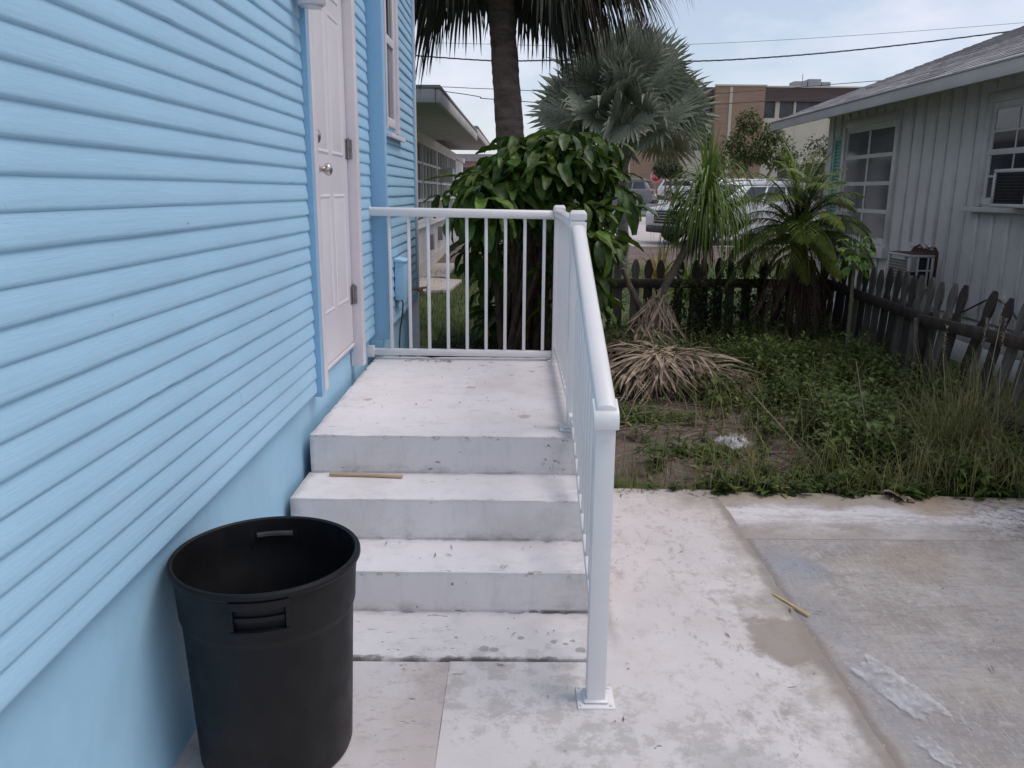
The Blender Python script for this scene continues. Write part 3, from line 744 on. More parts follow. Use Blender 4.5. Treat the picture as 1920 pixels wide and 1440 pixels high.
# utility box, cable, tap
ub = box('utility_box', M['siding'], bh, -0.80, -0.735, 5.40, 5.60, 0.84, 1.09, bevel=0.004)
MB().prism([(-0.80, 1.091), (-0.725, 1.091), (-0.725, 1.097), (-0.80, 1.112)], 'y', 5.39, 5.61).build('lid', M['siding'], ub)
MB().tube([(-0.795, 5.66, 0.82), (-0.785, 5.66, 0.78), (-0.79, 5.655, 0.70), (-0.808, 5.65, 0.60), (-0.815, 5.645, 0.5), (-0.812, 5.64, 0.40), (-0.80, 5.64, 0.25), (-0.80, 5.63, 0.0)], 0.006, 8).build('cable', M['wire'], bh, smooth=True)
tp = MB().tube([(-0.81, 6.16, 0.825), (-0.755, 6.16, 0.825), (-0.73, 6.16, 0.822)], [0.011, 0.011, 0.016], 10).build('water_tap', M['brass'], bh, smooth=True)
MB().tube([(-0.735, 6.16, 0.822), (-0.715, 6.16, 0.812), (-0.705, 6.16, 0.79), (-0.703, 6.16, 0.775)], [0.014, 0.015, 0.013, 0.014], 10).build('spout', M['brass'], tp, smooth=True)
MB().tube([(-0.735, 6.16, 0.825), (-0.695, 6.16, 0.835), (-0.668, 6.16, 0.838)], [0.013, 0.009, 0.007], 8).build('stem', M['brass'], tp, smooth=True)
mb = MB(); mb.lathe([(0.004, -0.005), (0.028, -0.006), (0.030, 0.0), (0.028, 0.006), (0.004, 0.005)], 0, 0, 10)
mb.build('handle', M['hinge'], tp, smooth=True, xf=Matrix.Translation((-0.665, 6.16, 0.838)) @ XM)

# porch light, its lower end only is in the picture
pl = thing('porch_light', (-0.86, 3.42, 2.25), 'white porch light on the blue siding above left of the door', 'wall light')
MB().lathe([(0.0, 2.262), (0.050, 2.262), (0.056, 2.268), (0.057, 2.36), (0.057, 2.50), (0.045, 2.53), (0.0, 2.54)], -0.822, 3.49, 28).build('shade', M['white_trim'], pl, smooth=True, ang=50)
MB().box(-0.892, -0.862, 3.43, 3.55, 2.32, 2.50).build('backplate', M['white_trim'], pl, bevel=0.006)
MB().lathe([(0.0, 2.255), (0.040, 2.255), (0.044, 2.2615)], -0.822, 3.49, 24).build('lens', M['lens'], pl, smooth=True)

# ------------------------------------------------------------------ railing
rl = thing('railing', (0.26, 3.6, 0), 'white metal handrail with balusters along the steps and landing', 'railing')
RX = 0.262
def post(x, y, z0, z1, w=0.058):
    p = MB().box(x - w / 2, x + w / 2, y - w / 2, y + w / 2, z0, z1).build('post', M['rail'], rl, bevel=0.004)
    b = 0.058
    bp = MB().box(x - b, x + b, y - b, y + b, z0 + .001, z0 + .008).build('base_plate', M['rail'], p, bevel=0.002)
    MB().prism([(x - .040, y - .040), (x + .040, y - .040), (x + .040, y + .040), (x - .040, y + .040)], 'z', z0 + .008, z0 + .018).build('collar', M['rail'], p, bevel=0.006, seg=1)
    for sx in (-1, 1):
        for sy in (-1, 1):
            MB().lathe([(0.0062, z0 + .008), (0.0062, z0 + .011), (0.0045, z0 + .0125), (0.0, z0 + .0125)], x + sx * .046, y + sy * .046, 6).build('bolt', M['rail'], p)
    return p
def cap(p, x, y, z, w=0.036):
    mb = MB(); r0, r1 = w, w * 0.72
    mb.add([(x + a * r0, y + b * r0, z) for a, b in ((-1, -1), (1, -1), (1, 1), (-1, 1))] + [(x + a * r0, y + b * r0, z + .026) for a, b in ((-1, -1), (1, -1), (1, 1), (-1, 1))] +
           [(x + a * r1, y + b * r1, z + .040) for a, b in ((-1, -1), (1, -1), (1, 1), (-1, 1))],
           [(3, 2, 1, 0), (0, 1, 5, 4), (1, 2, 6, 5), (2, 3, 7, 6), (3, 0, 4, 7), (4, 5, 9, 8), (5, 6, 10, 9), (6, 7, 11, 10), (7, 4, 8, 11), (8, 9, 10, 11)])
    mb.build('cap', M['rail'], p, bevel=0.002)
YL, YC, YB = 3.53, 5.055, 2.262
pb = post(RX, YB, 0.0, 0.920)
plm = post(RX, YL, 0.511, 1.435); cap(plm, RX, YL, 1.435)
pc = post(RX, YC, 0.511, 1.432); cap(pc, RX, YC, 1.432)
RAILP = [(-0.031, -0.014), (-0.031, 0.010), (-0.026, 0.020), (-0.012, 0.027), (0.012, 0.027), (0.026, 0.020), (0.031, 0.010), (0.031, -0.014), (0.022, -0.026), (-0.022, -0.026)]
def rail_y(name, y0, z0, y1, z1, prof=RAILP, sc=1.0):
    mb = MB(); n = len(prof)
    vs = [(RX + px * sc, y, z + pz * sc) for (y, z) in ((y0, z0), (y1, z1)) for (px, pz) in prof]
    mb.add(vs, [tuple(range(n - 1, -1, -1)), tuple(range(n, 2 * n))] + [(i, (i + 1) % n, n + (i + 1) % n, n + i) for i in range(n)])
    return mb.build(name, M['rail'], rl, bevel=0.002, seg=1)
LOWP = [(-0.0135, -0.016), (-0.0135, 0.016), (0.0135, 0.016), (0.0135, -0.016)]
# sloped flight
za, zb = 0.935, 1.392
rail_y('top_rail', YB - 0.028, za, YL - 0.034, zb)
rail_y('bottom_rail', YB + 0.029, 0.205, YL - 0.10, 0.560, LOWP)
MB().box(RX - .022, RX + .022, YL - .10, YL - .030, 0.545, 0.595).build('bracket', M['rail'], rl, bevel=0.002)
MB().box(RX - .035, RX + .035, YL - .046, YL - .0325, zb - .035, zb + .035).build('bracket', M['rail'], rl, bevel=0.004)
# mitred end cap over the front post
mb = MB()
mb.prism([(YB - .046, 0.893), (YB - .046, 0.922), (YB - .030, 0.945), (YB + 0.03, 0.968), (YB + .03, 0.893)], 'x', RX - .0365, RX + .0365)
mb.build('end_cap', M['rail'], rl, bevel=0.003)
nb = 10
for i in range(nb):
    y = YB + 0.029 + (YL - YB - 0.058) * (i + 1) / (nb + 1)
    zl = 0.205 + (0.56 - 0.205) * (y - YB) / (YL - .1 - YB); zh = za + (zb - za) * (y - YB) / (YL - YB)
    MB().box(RX - .0095, RX + .0095, y - .0095, y + .0095, zl, zh - .02).build('baluster', M['rail'], rl, bevel=0.002, seg=1)
# level flight beside the landing
rail_y('top_rail', YL + 0.030, 1.418, YC - 0.030, 1.418)
rail_y('bottom_rail', YL + 0.030, 0.585, YC - 0.030, 0.585, LOWP)
nb = 12
for i in range(nb):
    y = YL + 0.03 + (YC - YL - 0.06) * (i + 1) / (nb + 1)
    MB().box(RX - .0095, RX + .0095, y - .0095, y + .0095, 0.60, 1.395).build('baluster', M['rail'], rl, bevel=0.002, seg=1)
# level flight across the back of the landing
def rail_x(name, x0, x1, z, prof, dz=0.0):
    mb = MB(); n = len(prof)
    vs = [(x, YC + px, zz + pz) for (x, zz) in ((x0, z), (x1, z - dz)) for (px, pz) in prof]
    mb.add(vs, [tuple(range(n)), tuple(range(2 * n - 1, n - 1, -1))] + [(i, n + i, n + (i + 1) % n, (i + 1) % n) for i in range(n)])
    return mb.build(name, M['rail'], rl, bevel=0.002, seg=1)
X0, X1 = -0.900, RX - 0.030
rail_x('top_rail', X0, X1, 1.425, RAILP, 0.012)
rail_x('bottom_rail', X0, X1, 0.560, [(-0.018, -0.021), (-0.018, 0.010), (-0.013, 0.020), (0.013, 0.020), (0.018, 0.010), (0.018, -0.021)], 0.008)
box('bracket', M['rail'], rl, X0 - .004, X0 + .012, YC - .028, YC + .028, 1.385, 1.455, bevel=0.003)
box('bracket', M['rail'], rl, X0 - .034, X0 + .012, YC - .026, YC + .026, 0.525, 0.595, bevel=0.003)
for i in range(9):
    x = -0.775 + i * 0.1185
    MB().box(x - .0098, x + .0098, YC - .0098, YC + .0098, 0.575, 1.402).build('baluster', M['rail'], rl, bevel=0.002, seg=1)

# ------------------------------------------------------------------ trash can
tc = thing('trash_can', (-0.668, 2.035, 0), 'open round black plastic trash can against the blue wall', 'trash can')
prof = [(0.0, 0.004), (0.192, 0.0), (0.204, 0.006), (0.209, 0.020), (0.2258, 0.432), (0.2272, 0.440), (0.2310, 0.449), (0.2330, 0.456), (0.2395, 0.575), (0.2475, 0.5765), (0.2510, 0.582), (0.2510, 0.591), (0.2475, 0.5965), (0.2425, 0.5975),
        (0.2365, 0.594), (0.2345, 0.575), (0.230, 0.456), (0.222, 0.44), (0.205, 0.03), (0.0, 0.022)]
NSEG = 96
def skip(i, k):
    a = 360.0 * k / NSEG
    return i in (99,)
# a slot is cut through both skins at the back handle: extra rings bound it
prof2 = prof[:7] + [(0.2330, 0.456), (0.2365, 0.528), (0.2386, 0.546), (0.2395, 0.575)] + prof[9:16] + [(0.2338, 0.546), (0.2330, 0.528), (0.230, 0.456)] + prof[17:]
def skip2(i, k):
    a = 360.0 * k / NSEG
    z0, z1 = prof2[i][1], prof2[i + 1][1]
    return 86 < a < 117 and {round(z0, 3), round(z1, 3)} == {0.528, 0.546}
mb = MB(); mb.lathe(prof2, -0.668, 2.035, NSEG)
mb.build('body', M['can'], tc, smooth=True, ang=32)
def can_handle(a0):
    """raised grip frame with a lip under the rim, wrapped round the wall"""
    mb = MB()
    def arc(r0, r1, z0, z1, d0, d1, n=8):
        vs = []; 
        for i in range(n + 1):
            a = R(a0 + d0 + (d1 - d0) * i / n); c, s_ = math.cos(a), math.sin(a)
            for r_, z in ((r0, z0), (r1, z0), (r1, z1), (r0, z1)):
                vs.append((-0.668 + r_ * c, 2.035 + r_ * s_, z))
        fs = [(i * 4 + k, i * 4 + (k + 1) % 4, i * 4 + 4 + (k + 1) % 4, i * 4 + 4 + k) for i in range(n) for k in range(4)]
        fs += [(3, 2, 1, 0), tuple(n * 4 + k for k in range(4))]
        mb.add(vs, fs)
    arc(0.236, 0.253, 0.556, 0.576, -17, 17)
    arc(0.232, 0.252, 0.484, 0.497, -17, 17)
    arc(0.232, 0.250, 0.497, 0.556, -17, -14.5, 2)
    arc(0.232, 0.250, 0.497, 0.556, 14.5, 17, 2)
    arc(0.235, 0.2445, 0.520, 0.533, -14.5, 14.5)
    mb.build('handle', M['can'], tc, bevel=0.0025, seg=2)
can_handle(-78); can_handle(102)
mb = MB(); vs = []
for i in range(13):          # added lip inside: pale strip standing for light through the far handle slot
    a = R(88 + 26 * i / 12); c_, s_ = math.cos(a), math.sin(a)
    for r_, z in ((0.2215, 0.546), (0.2345, 0.536), (0.2345, 0.556), (0.2225, 0.5535)):
        vs.append((-0.668 + r_ * c_, 2.035 + r_ * s_, z))
mb.add(vs, [(i * 4 + k, i * 4 + (k + 1) % 4, i * 4 + 4 + (k + 1) % 4, i * 4 + 4 + k) for i in range(12) for k in range(4)] + [(3, 2, 1, 0), (48, 49, 50, 51)])
mb.build('slot_light_strip', mat('slot light grey plastic', (.06, .06, .064), .35, .2, 20), tc, smooth=True, ang=40)

# ------------------------------------------------------------------ white house at right
WX = 4.30
wh = thing('white_house', (7.5, 7, 0), 'white board and batten house with grey shingle roof at right', 'house')
box('wall', M['shade_wall'], wh, WX, WX + .15, 1.5, 11.75, 0.42, 2.72)
box('wall', M['shade_wall'], wh, WX + .16, 12, 11.60, 11.75, 0.42, 2.5)
box('wall', M['shade_wall'], wh, WX + .16, 12, 1.5, 1.65, 0.42, 2.5)
for y0 in np.arange(1.5, 11.7, 0.41):       # block foundation, painted white
    for r_ in range(2):
        yo = y0 + (0.2 if r_ else 0)
        box('block', M['block'], wh, WX + .025, WX + .20, yo + .004, min(yo + .406, 11.74), -0.04 + r_ * .22, 0.172 + r_ * .22, bevel=0.006, seg=1)
box('mortar', M['block'], wh, WX + .033, WX + .19, 1.5, 11.73, -0.04, 0.41)
HOLE = (8.40, 9.00, 0.55, 1.06)
W1 = (9.62, 11.05, 0.98, 2.38)
W2 = (6.55, 7.72, 1.44, 2.36)
SHUT = (11.10, 11.42)
for y in np.arange(1.7, 11.76, 0.252):
    segs = [(0.42, 2.56)]
    for (a, b, z0, z1) in (HOLE, (W1[0] - .12, W1[1] + .08, W1[2] - .14, W1[3] + .12), (W2[0] - .12, W2[1] + .12, W2[2] - .06, W2[3] + .12), (SHUT[0], SHUT[1], 0.98, 2.3)):
        if a - .02 < y < b + .02:
            segs = [s for sg in segs for s in ((sg[0], min(sg[1], z0)), (max(sg[0], z1), sg[1])) if s[1] - s[0] > 0.02]
    for z0, z1 in segs:
        box('batten', M['shade_trim'], wh, WX - .020, WX + .002, y - .019, y + .019, z0, z1, bevel=0.003, seg=1)
def grid_window(parent, y0, y1, z0, z1, cols, rows, glass, fw=0.05, mw=0.028, name='window'):
    w = MB().box(WX - .035, WX + .01, y0 - .09, y0, z0 - .02, z1 + .09).box(WX - .035, WX + .01, y1, y1 + .09, z0 - .02, z1 + .09).box(WX - .037, WX + .01, y0, y1, z1, z1 + .09).build(name, M['shade_trim'], parent, bevel=0.003, seg=1)
    MB().box(WX - .012, WX + .01, y0, y0 + fw, z0, z1).box(WX - .012, WX + .01, y1 - fw, y1, z0, z1).box(WX - .0125, WX + .01, y0 + fw, y1 - fw, z0, z0 + fw).box(WX - .0125, WX + .01, y0 + fw, y1 - fw, z1 - fw, z1).build('frame', M['shade_trim'], w)
    yy0, yy1, zz0, zz1 = y0 + fw, y1 - fw, z0 + fw, z1 - fw
    for i in range(1, cols):
        y = yy0 + (yy1 - yy0) * i / cols
        box('muntin', M['shade_trim'], w, WX - .011, WX + .008, y - mw / 2, y + mw / 2, zz0, zz1)
    for j in range(1, rows):
        z = zz0 + (zz1 - zz0) * j / rows
        box('muntin', M['shade_trim'], w, WX - .0135, WX + .008, yy0, yy1, z - mw / 2, z + mw / 2)
    for i in range(cols):
        for j in range(rows):
            a = yy0 + (yy1 - yy0) * i / cols; b = yy0 + (yy1 - yy0) * (i + 1) / cols
            c_ = zz0 + (zz1 - zz0) * j / rows; d = zz0 + (zz1 - zz0) * (j + 1) / rows
            box('pane', glass, w, WX - .006 + .001 * ((i + j) % 2), WX - .0015, a + mw / 2, b - mw / 2, c_ + mw / 2, d - mw / 2)
    return w
w1 = grid_window(wh, *W1, 2, 4, M['glass_house'], 0.05, 0.045)
box('sill', M['shade_trim'], w1, WX - .085, WX, W1[0] - .13, W1[1] + .10, W1[2] - .15, W1[2] - .022, bevel=0.004)
w2 = grid_window(wh, W2[0], W2[1], W2[2] + .03, W2[3], 3, 4, M['glass'], 0.055, 0.018)
box('sill', M['shade_trim'], w2, WX - .095, WX, W2[0] - .14, W2[1] + .16, W2[2] - .035, W2[2] + .008, bevel=0.004)
box('sash', M['shade_trim'], w2, WX - .022, WX, W2[0], W2[1], 1.905, 1.955, bevel=0.003)
sh = MB().box(WX - .030, WX, SHUT[0], SHUT[0] + .045, 1.0, 2.30).box(WX - .030, WX, SHUT[1] - .045, SHUT[1], 1.0, 2.30).box(WX - .0305, WX, SHUT[0] + .045, SHUT[1] - .045, 1.0, 1.06).box(WX - .0305, WX, SHUT[0] + .045, SHUT[1] - .045, 2.24, 2.30).build('shutter', M['teal'], wh)
for k in range(26):
    z = 1.07 + k * 0.045
    MB().prism([(WX - .024, z), (WX - .004, z + .03), (WX - .004, z + .038), (WX - .026, z + .006)], 'y', SHUT[0] + .046, SHUT[1] - .046).build('slat', M['teal'], sh)
# rotten patch round the lower air conditioner
mb = MB(); rr = random.Random(4)
pts = [(8.39, 0.58), (8.385, 0.80), (8.39, 0.98), (8.45, 1.03), (8.52, 1.005), (8.60, 1.035), (8.70, 1.01), (8.80, 1.035), (8.90, 1.00), (8.96, 0.97), (8.95, 0.70), (8.94, 0.58)]
mb.prism([(y + rr.uniform(-.012, .012), z + rr.uniform(-.012, .012)) for y, z in pts], 'x', WX - .004, WX + .02)
mb.build('rotten_patch', M['rot'], wh)
mb = MB()
for k in range(26):
    y = rr.uniform(8.38, 8.95); z = 1.015 + rr.uniform(-.02, .03); l = rr.uniform(.03, .09)
    mb.add([(WX - .006, y, z), (WX - .012 - rr.uniform(0, .03), y + l * .6, z + rr.uniform(-.02, .03)), (WX - .008, y + l, z + .004)], [(0, 1, 2)])
mb.build('paint_flake', M['shade_wall'], wh)
# roof: gable end at the far side, eave towards the yard
EX, EZ, PT, YN, YF = 3.72, 2.545, 0.385, 1.0, 12.45
RXX = 8.6
rz = EZ + PT * (RXX - EX)
rf = MB().add([(EX, YN, EZ), (RXX, YN, rz), (RXX, YF, rz), (EX, YF, EZ), (EX, YN, EZ - .03), (RXX, YN, rz - .03), (RXX, YF, rz - .03), (EX, YF, EZ - .03)],
              [(0, 1, 2, 3), (7, 6, 5, 4), (0, 4, 5, 1), (1, 5, 6, 2), (2, 6, 7, 3), (3, 7, 4, 0)]).build('roof', M['roof_far'], wh)
MB().add([(RXX, YN, rz), (13.5, YN, EZ), (13.5, YF, EZ), (RXX, YF, rz), (RXX, YN, rz - .03), (13.5, YN, EZ - .03), (13.5, YF, EZ - .03), (RXX, YF, rz - .03)], [(0, 1, 2, 3), (7, 6, 5, 4), (0, 4, 5, 1), (1, 5, 6, 2), (2, 6, 7, 3), (3, 7, 4, 0)]).build('roof', M['roof_far'], wh)
box('fascia', M['fascia'], wh, EX - .018, EX + .004, 8.53, YF + .01, EZ - .105, EZ + .002, bevel=0.002)
box('fascia', M['fascia'], wh, EX - .022, EX + .004, YN, 8.525, EZ - .107, EZ + .004, bevel=0.002)
box('drip_edge', M['fascia'], wh, EX - .034, EX - .004, YN, YF + .015, EZ + .004, EZ + .010)
MB().add([(EX, YF + .001, EZ - .10), (RXX, YF + .001, rz - .10), (RXX, YF + .001, rz + .003), (EX, YF + .001, EZ + .003), (EX, YF + .022, EZ - .10), (RXX, YF + .022, rz - .10), (RXX, YF + .022, rz + .003), (EX, YF + .022, EZ + .003)],
         [(0, 1, 2, 3), (7, 6, 5, 4), (0, 4, 5, 1), (1, 5, 6, 2), (2, 6, 7, 3), (3, 7, 4, 0)]).build('rake_board', M['fascia'], wh)
MB().add([(EX + .005, YN, EZ - .06), (WX + .05, YN, EZ - .06 + PT * (WX + .05 - EX)), (WX + .05, YF, EZ - .06 + PT * (WX + .05 - EX)), (EX + .005, YF, EZ - .06)], [(0, 1, 2, 3)]).build('soffit', M['soffit'], wh)
MB().add([(WX, 11.751, 2.5), (12, 11.751, 2.5), (RXX, 11.751, rz - .04), (WX, 11.751, EZ + PT * (WX - EX) - .04)], [(0, 1, 2, 3)]).build('gable', M['shade_wall'], wh)
for y in np.arange(3.0, 12.3, 0.40):
    MB().add([(EX + .02, y - .02, EZ - .065), (WX, y - .02, EZ - .065 + PT * (WX - EX)), (WX, y - .02, EZ - .17 + PT * (WX - EX)), (EX + .02, y - .02, EZ - .095),
              (EX + .02, y + .02, EZ - .065), (WX, y + .02, EZ - .065 + PT * (WX - EX)), (WX, y + .02, EZ - .17 + PT * (WX - EX)), (EX + .02, y + .02, EZ - .095)],
             [(0, 1, 2, 3), (7, 6, 5, 4), (0, 4, 5, 1), (1, 5, 6, 2), (2, 6, 7, 3), (3, 7, 4, 0)]).build('rafter_tail', M['shade_trim'], wh)
box('frieze_board', M['shade_trim'], wh, WX - .018, WX, 1.5, 11.75, 2.56, 2.68)
# shingles in overlapping courses; the nearest 280 are pieces, the others one joined part
cs, sn = 1 / math.hypot(1, PT), PT / math.hypot(1, PT)
tabs = []
rr = random.Random(5)
ex = 0.142
for r_ in range(36):
    y = 4.2 - rr.uniform(0, .35)
    while y < YF:
        w = rr.choice((0.30, 0.34, 0.40, 0.48)); y1 = min(y + w, YF + .02)
        if y1 > 4.2: tabs.append((r_, max(y, 4.2), y1, rr.uniform(0, .004)))
        y = y1 + .006
tabs.sort(key=lambda q: (q[0] * .35 + (q[1] - 6) * 1.1) if q[1] > 5.9 else 99)
rest = MB()
for i, (r_, y0, y1, h) in enumerate(tabs):
    s0 = r_ * ex - (0.012 if r_ == 0 else 0); s1 = s0 + ex + .05
    def P(s, y, up): return (EX + s * cs - up * sn, y, EZ + s * sn + up * cs + .012)
    t0 = .013 + h
    mb = MB() if i < 280 else rest
    mb.add([P(s0, y0, 0.0), P(s0, y1, 0.0), P(s0, y0, t0), P(s0, y1, t0), P(s1, y0, .004 + h * .3), P(s1, y1, .004 + h * .3), P(s1, y0, 0), P(s1, y1, 0)],
           [(0, 1, 3, 2), (2, 3, 5, 4), (0, 2, 4, 6), (1, 7, 5, 3), (4, 5, 7, 6)])
    if i < 280: mb.build('shingle', M['shingle'], rf)
tag(rest.build('shingle', M['shingle'], rf), kind='stuff')

# air conditioners
def ac_unit(label, x0, y0, y1, z0, z1, depth, dark):
    u = thing('air_conditioner', (x0 - depth / 2, (y0 + y1) / 2, z0), label, 'air conditioner')
    xa, xb = x0 - depth, x0 - .005
    c_ = M['ac']
    fr = .030
    mb = MB()
    mb.box(xa, xb, y0, y1, z1 - fr, z1).box(xa, xb, y0, y1, z0, z0 + fr)
    if not dark: MB().box(xa + .01, xb, y0 - .001, y1, z1 + .0005, z1 + .004).build('rust_stain', M['rot'], u)
    for (x, y) in ((xa, y0), (xa, y1 - fr)): mb.box(x, x + fr, y, y + fr, z0 + fr, z1 - fr)
    mb.box(xb - fr, xb, y0, y0 + fr, z0 + fr, z1 - fr)
    mb.build('case', c_, u, bevel=0.004, seg=1)
    MB().box(xa + .014, xb, y0 + .016, y1 - .003, z0 + fr, z1 - fr).build('cabinet', M['dark'], u)
    if not dark:
        gz1 = z1 - fr - .004
        MB().box(xa + .008, xa + .013, y0 + fr, y1 - fr, z0 + fr, gz1).build('coil', M['coil'], u)
        for k in range(9):
            z = z0 + .05 + k * (gz1 - z0 - .07) / 8
            MB().box(xa + .002, xa + .006, y0 + fr, y1 - fr, z - .002, z + .002).build('grille_bar', c_, u)
        MB().box(xa - .002, xa + .008, y0 + .10, y1 - .10, z1 - .062, z1 - fr + .002).build('label_plate', c_, u)
        ym = y0 - .002
        xm = xa + (xb - xa) * .36
        MB().box(xm - .008, xm + .008, ym, ym + .014, z0 + fr, z1 - fr).build('side_bar', c_, u)
        MB().box(xa + (xb - xa) * .72, xa + (xb - xa) * .72 + .016, ym, ym + .014, z0 + fr, z1 - fr).build('side_bar', c_, u)
        MB().box(xm + .009, xb - .03, ym + .001, ym + .013, z0 + (z1 - z0) * .52, z0 + (z1 - z0) * .52 + .016).build('side_bar', c_, u)
        for k in range(4):
            x = xa + fr + .004 + k * (xm - xa - fr - .012) / 3.6
            MB().box(x, x + .007, ym + .002, ym + .012, z0 + (z1 - z0) * .50, z1 - fr).build('louvre', c_, u)
            MB().box(x, x + .007, ym + .002, ym + .012, z0 + fr, z0 + (z1 - z0) * .40).build('louvre', c_, u)
    else:
        for k in range(10):
            z = z0 + .04 + k * (z1 - z0 - .08) / 9
            MB().box(xa + .004, xa + .012, y0 + fr, y1 - fr, z - .003, z + .003).build('grille_bar', M['car_dark'], u)
    return u
ac_unit('off white box air conditioner low in a rotten wall hole behind the pickets', WX, 8.43, 8.92, 0.60, 0.955, 0.27, False)
ac_unit('dark window air conditioner on the sill of the small paned window', WX + .02, 6.58, 7.07, 1.455, 1.765, 0.32, True)
# grey cable loop sagging along the wall
c_ = MB().tube([(WX - .03, 7.9, 0.40), (WX - .04, 7.65, 0.50), (WX - .05, 7.35, 0.63), (WX - .05, 7.18, 0.66), (WX - .05, 7.0, 0.62), (WX - .06, 6.75, 0.48), (WX - .06, 6.45, 0.30), (WX - .06, 6.2, .1)], 0.009, 6).build('cable', M['wire'], None, smooth=True)
tag(c_, 'dark cable sagging along the white wall above the leaning pickets', 'cable')

# ------------------------------------------------------------------ far white house at left
fh = thing('cottage', (-4, 18, 0), 'long low white cottage with wide eaves beyond the blue house', 'house')
FX = -1.75
zb0 = 0.0
box('wall', M['wall_far'], fh, -8, FX - .04, 11, 28, 0.25, 2.56)
box('foundation', M['pave'], fh, -8, FX + .02, 10.98, 28, -0.1, 0.26)
def skew(name, m, x0, x1, y0, y1, za0, za1, zb0_, zb1):
    return MB().add([(x0, y0, za0), (x1, y0, za0), (x1, y1, zb0_), (x0, y1, zb0_), (x0, y0, za1), (x1, y0, za1), (x1, y1, zb1), (x0, y1, zb1)],
                    [(0, 3, 2, 1), (4, 5, 6, 7), (0, 1, 5, 4), (1, 2, 6, 5), (2, 3, 7, 6), (3, 0, 4, 7)]).build(name, m, fh, bevel=0.003, seg=1)
skew('roof', M['roof_far'], -4.5, -0.83, 9.25, 18.0, 2.625, 2.66, 2.75, 2.785)
skew('roof', M['roof_far'], -4.5, -0.83, 18.03, 27.5, 2.86, 2.90, 2.98, 3.02)
skew('fascia', M['far_fascia'], -0.885, -0.84, 9.27, 17.98, 2.48, 2.62, 2.585, 2.745)
skew('fascia', M['far_fascia'], -0.885, -0.84, 18.05, 27.4, 2.70, 2.855, 2.82, 2.975)
skew('fascia', M['far_fascia'], -4.5, -0.89, 9.26, 9.30, 2.48, 2.622, 2.48, 2.622)
skew('soffit', M['soffit'], -4.4, -0.89, 9.32, 17.95, 2.50, 2.55, 2.60, 2.65)
skew('soffit', M['soffit'], -4.4, -0.89, 18.06, 27.4, 2.72, 2.76, 2.84, 2.88)
box('frieze_board', M['wall_far'], fh, FX - .04, FX + .02, 11, 28, 2.45, 2.585)
for b0 in (11.2, 14.0, 15.55, 18.35, 21.1):
    bw = 1.45 if b0 == 14.0 else (2.6 if b0 > 15 else 2.7)
    fr = MB()
    fr.box(FX - .03, FX + .03, b0 - .06, b0, 0.98, 2.44).box(FX - .03, FX + .03, b0 + bw, b0 + bw + .06, 0.98, 2.44).box(FX - .03, FX + .031, b0, b0 + bw, 2.38, 2.44).box(FX - .03, FX + .031, b0, b0 + bw, 0.98, 1.04)
    fr = fr.build('window', M['wall_far'], fh)
    nc = 2 if b0 == 14.0 else 4
    for i in range(1, nc):
        y = b0 + bw * i / nc; box('muntin', M['wall_far'], fr, FX - .03, FX + .015, y - .03, y + .03, 1.04, 2.38)
    for j in range(1, 4):
        z = 1.04 + 1.34 * j / 4; box('muntin', M['wall_far'], fr, FX - .03, FX + .017, b0, b0 + bw, z - .022, z + .022)
    for i in range(nc):
        for j in range(4):
            box('pane', M['glass'], fr, FX - .05, FX - .028 + .002 * ((i * 3 + j) % 3), b0 + bw * i / nc + .025, b0 + bw * (i + 1) / nc - .025, 1.04 + 1.34 * j / 4 + .02, 1.04 + 1.34 * (j + 1) / 4 - .02)
box('sill', M['wall_far'], fh, FX - .03, FX + .07, 11, 24, 0.90, 0.97)
for y in np.arange(11.1, 24.2, 0.30):
    box('batten', M['wall_far'], fh, FX - .04, FX + .01, y - .03, y + .03, 0.26, 0.90)
for (y, z) in ((16.6, 0.55), (18.6, 0.62), (20.5, .6)):
    box('meter_box', M['post_far'], fh, FX - .04, FX + .10, y - .12, y + .12, z - .15, z + .15, bevel=0.01)
box('window_unit', M['ac'], fh, FX, FX + .3, 19.1, 19.6, 1.75, 2.05, bevel=0.01)
mb = MB(); mb.prism([(-1.75, 12.6), (-1.05, 12.9), (-0.95, 14.4), (-1.7, 14.8)], 'z', -.03, .03)
tag(mb.build('path', M['pave'], bevel=0.01), 'small pale concrete pad in the grass beside the cottage', kind='structure')
mb = MB(); mb.prism([(-1.75, 15.0), (-1.25, 15.0), (-1.35, 23), (-1.75, 23)], 'z', -.03, .02)
tag(mb.build('path', M['pave'], bevel=0.01), 'narrow pale concrete strip along the cottage wall', kind='structure')

# small pink roofed house far behind, mostly hidden
ph = thing('small_house', (-5, 60, zt(60)), 'small pinkish house far away under the cottage eave', 'house')
box('wall', M['pink'], ph, -9, -1.5, 60, 66, zt(60) - .1, 3.6)
MB().prism([(-9.4, 3.6), (-1.1, 3.6), (-1.6, 4.1), (-8.9, 4.1)], 'y', 59.6, 66.4).build('roof', M['roof_far'], ph)
box('window', M['office_glass'], ph, -4.0, -3.1, 59.95, 60.02, 2.2, 3.2)

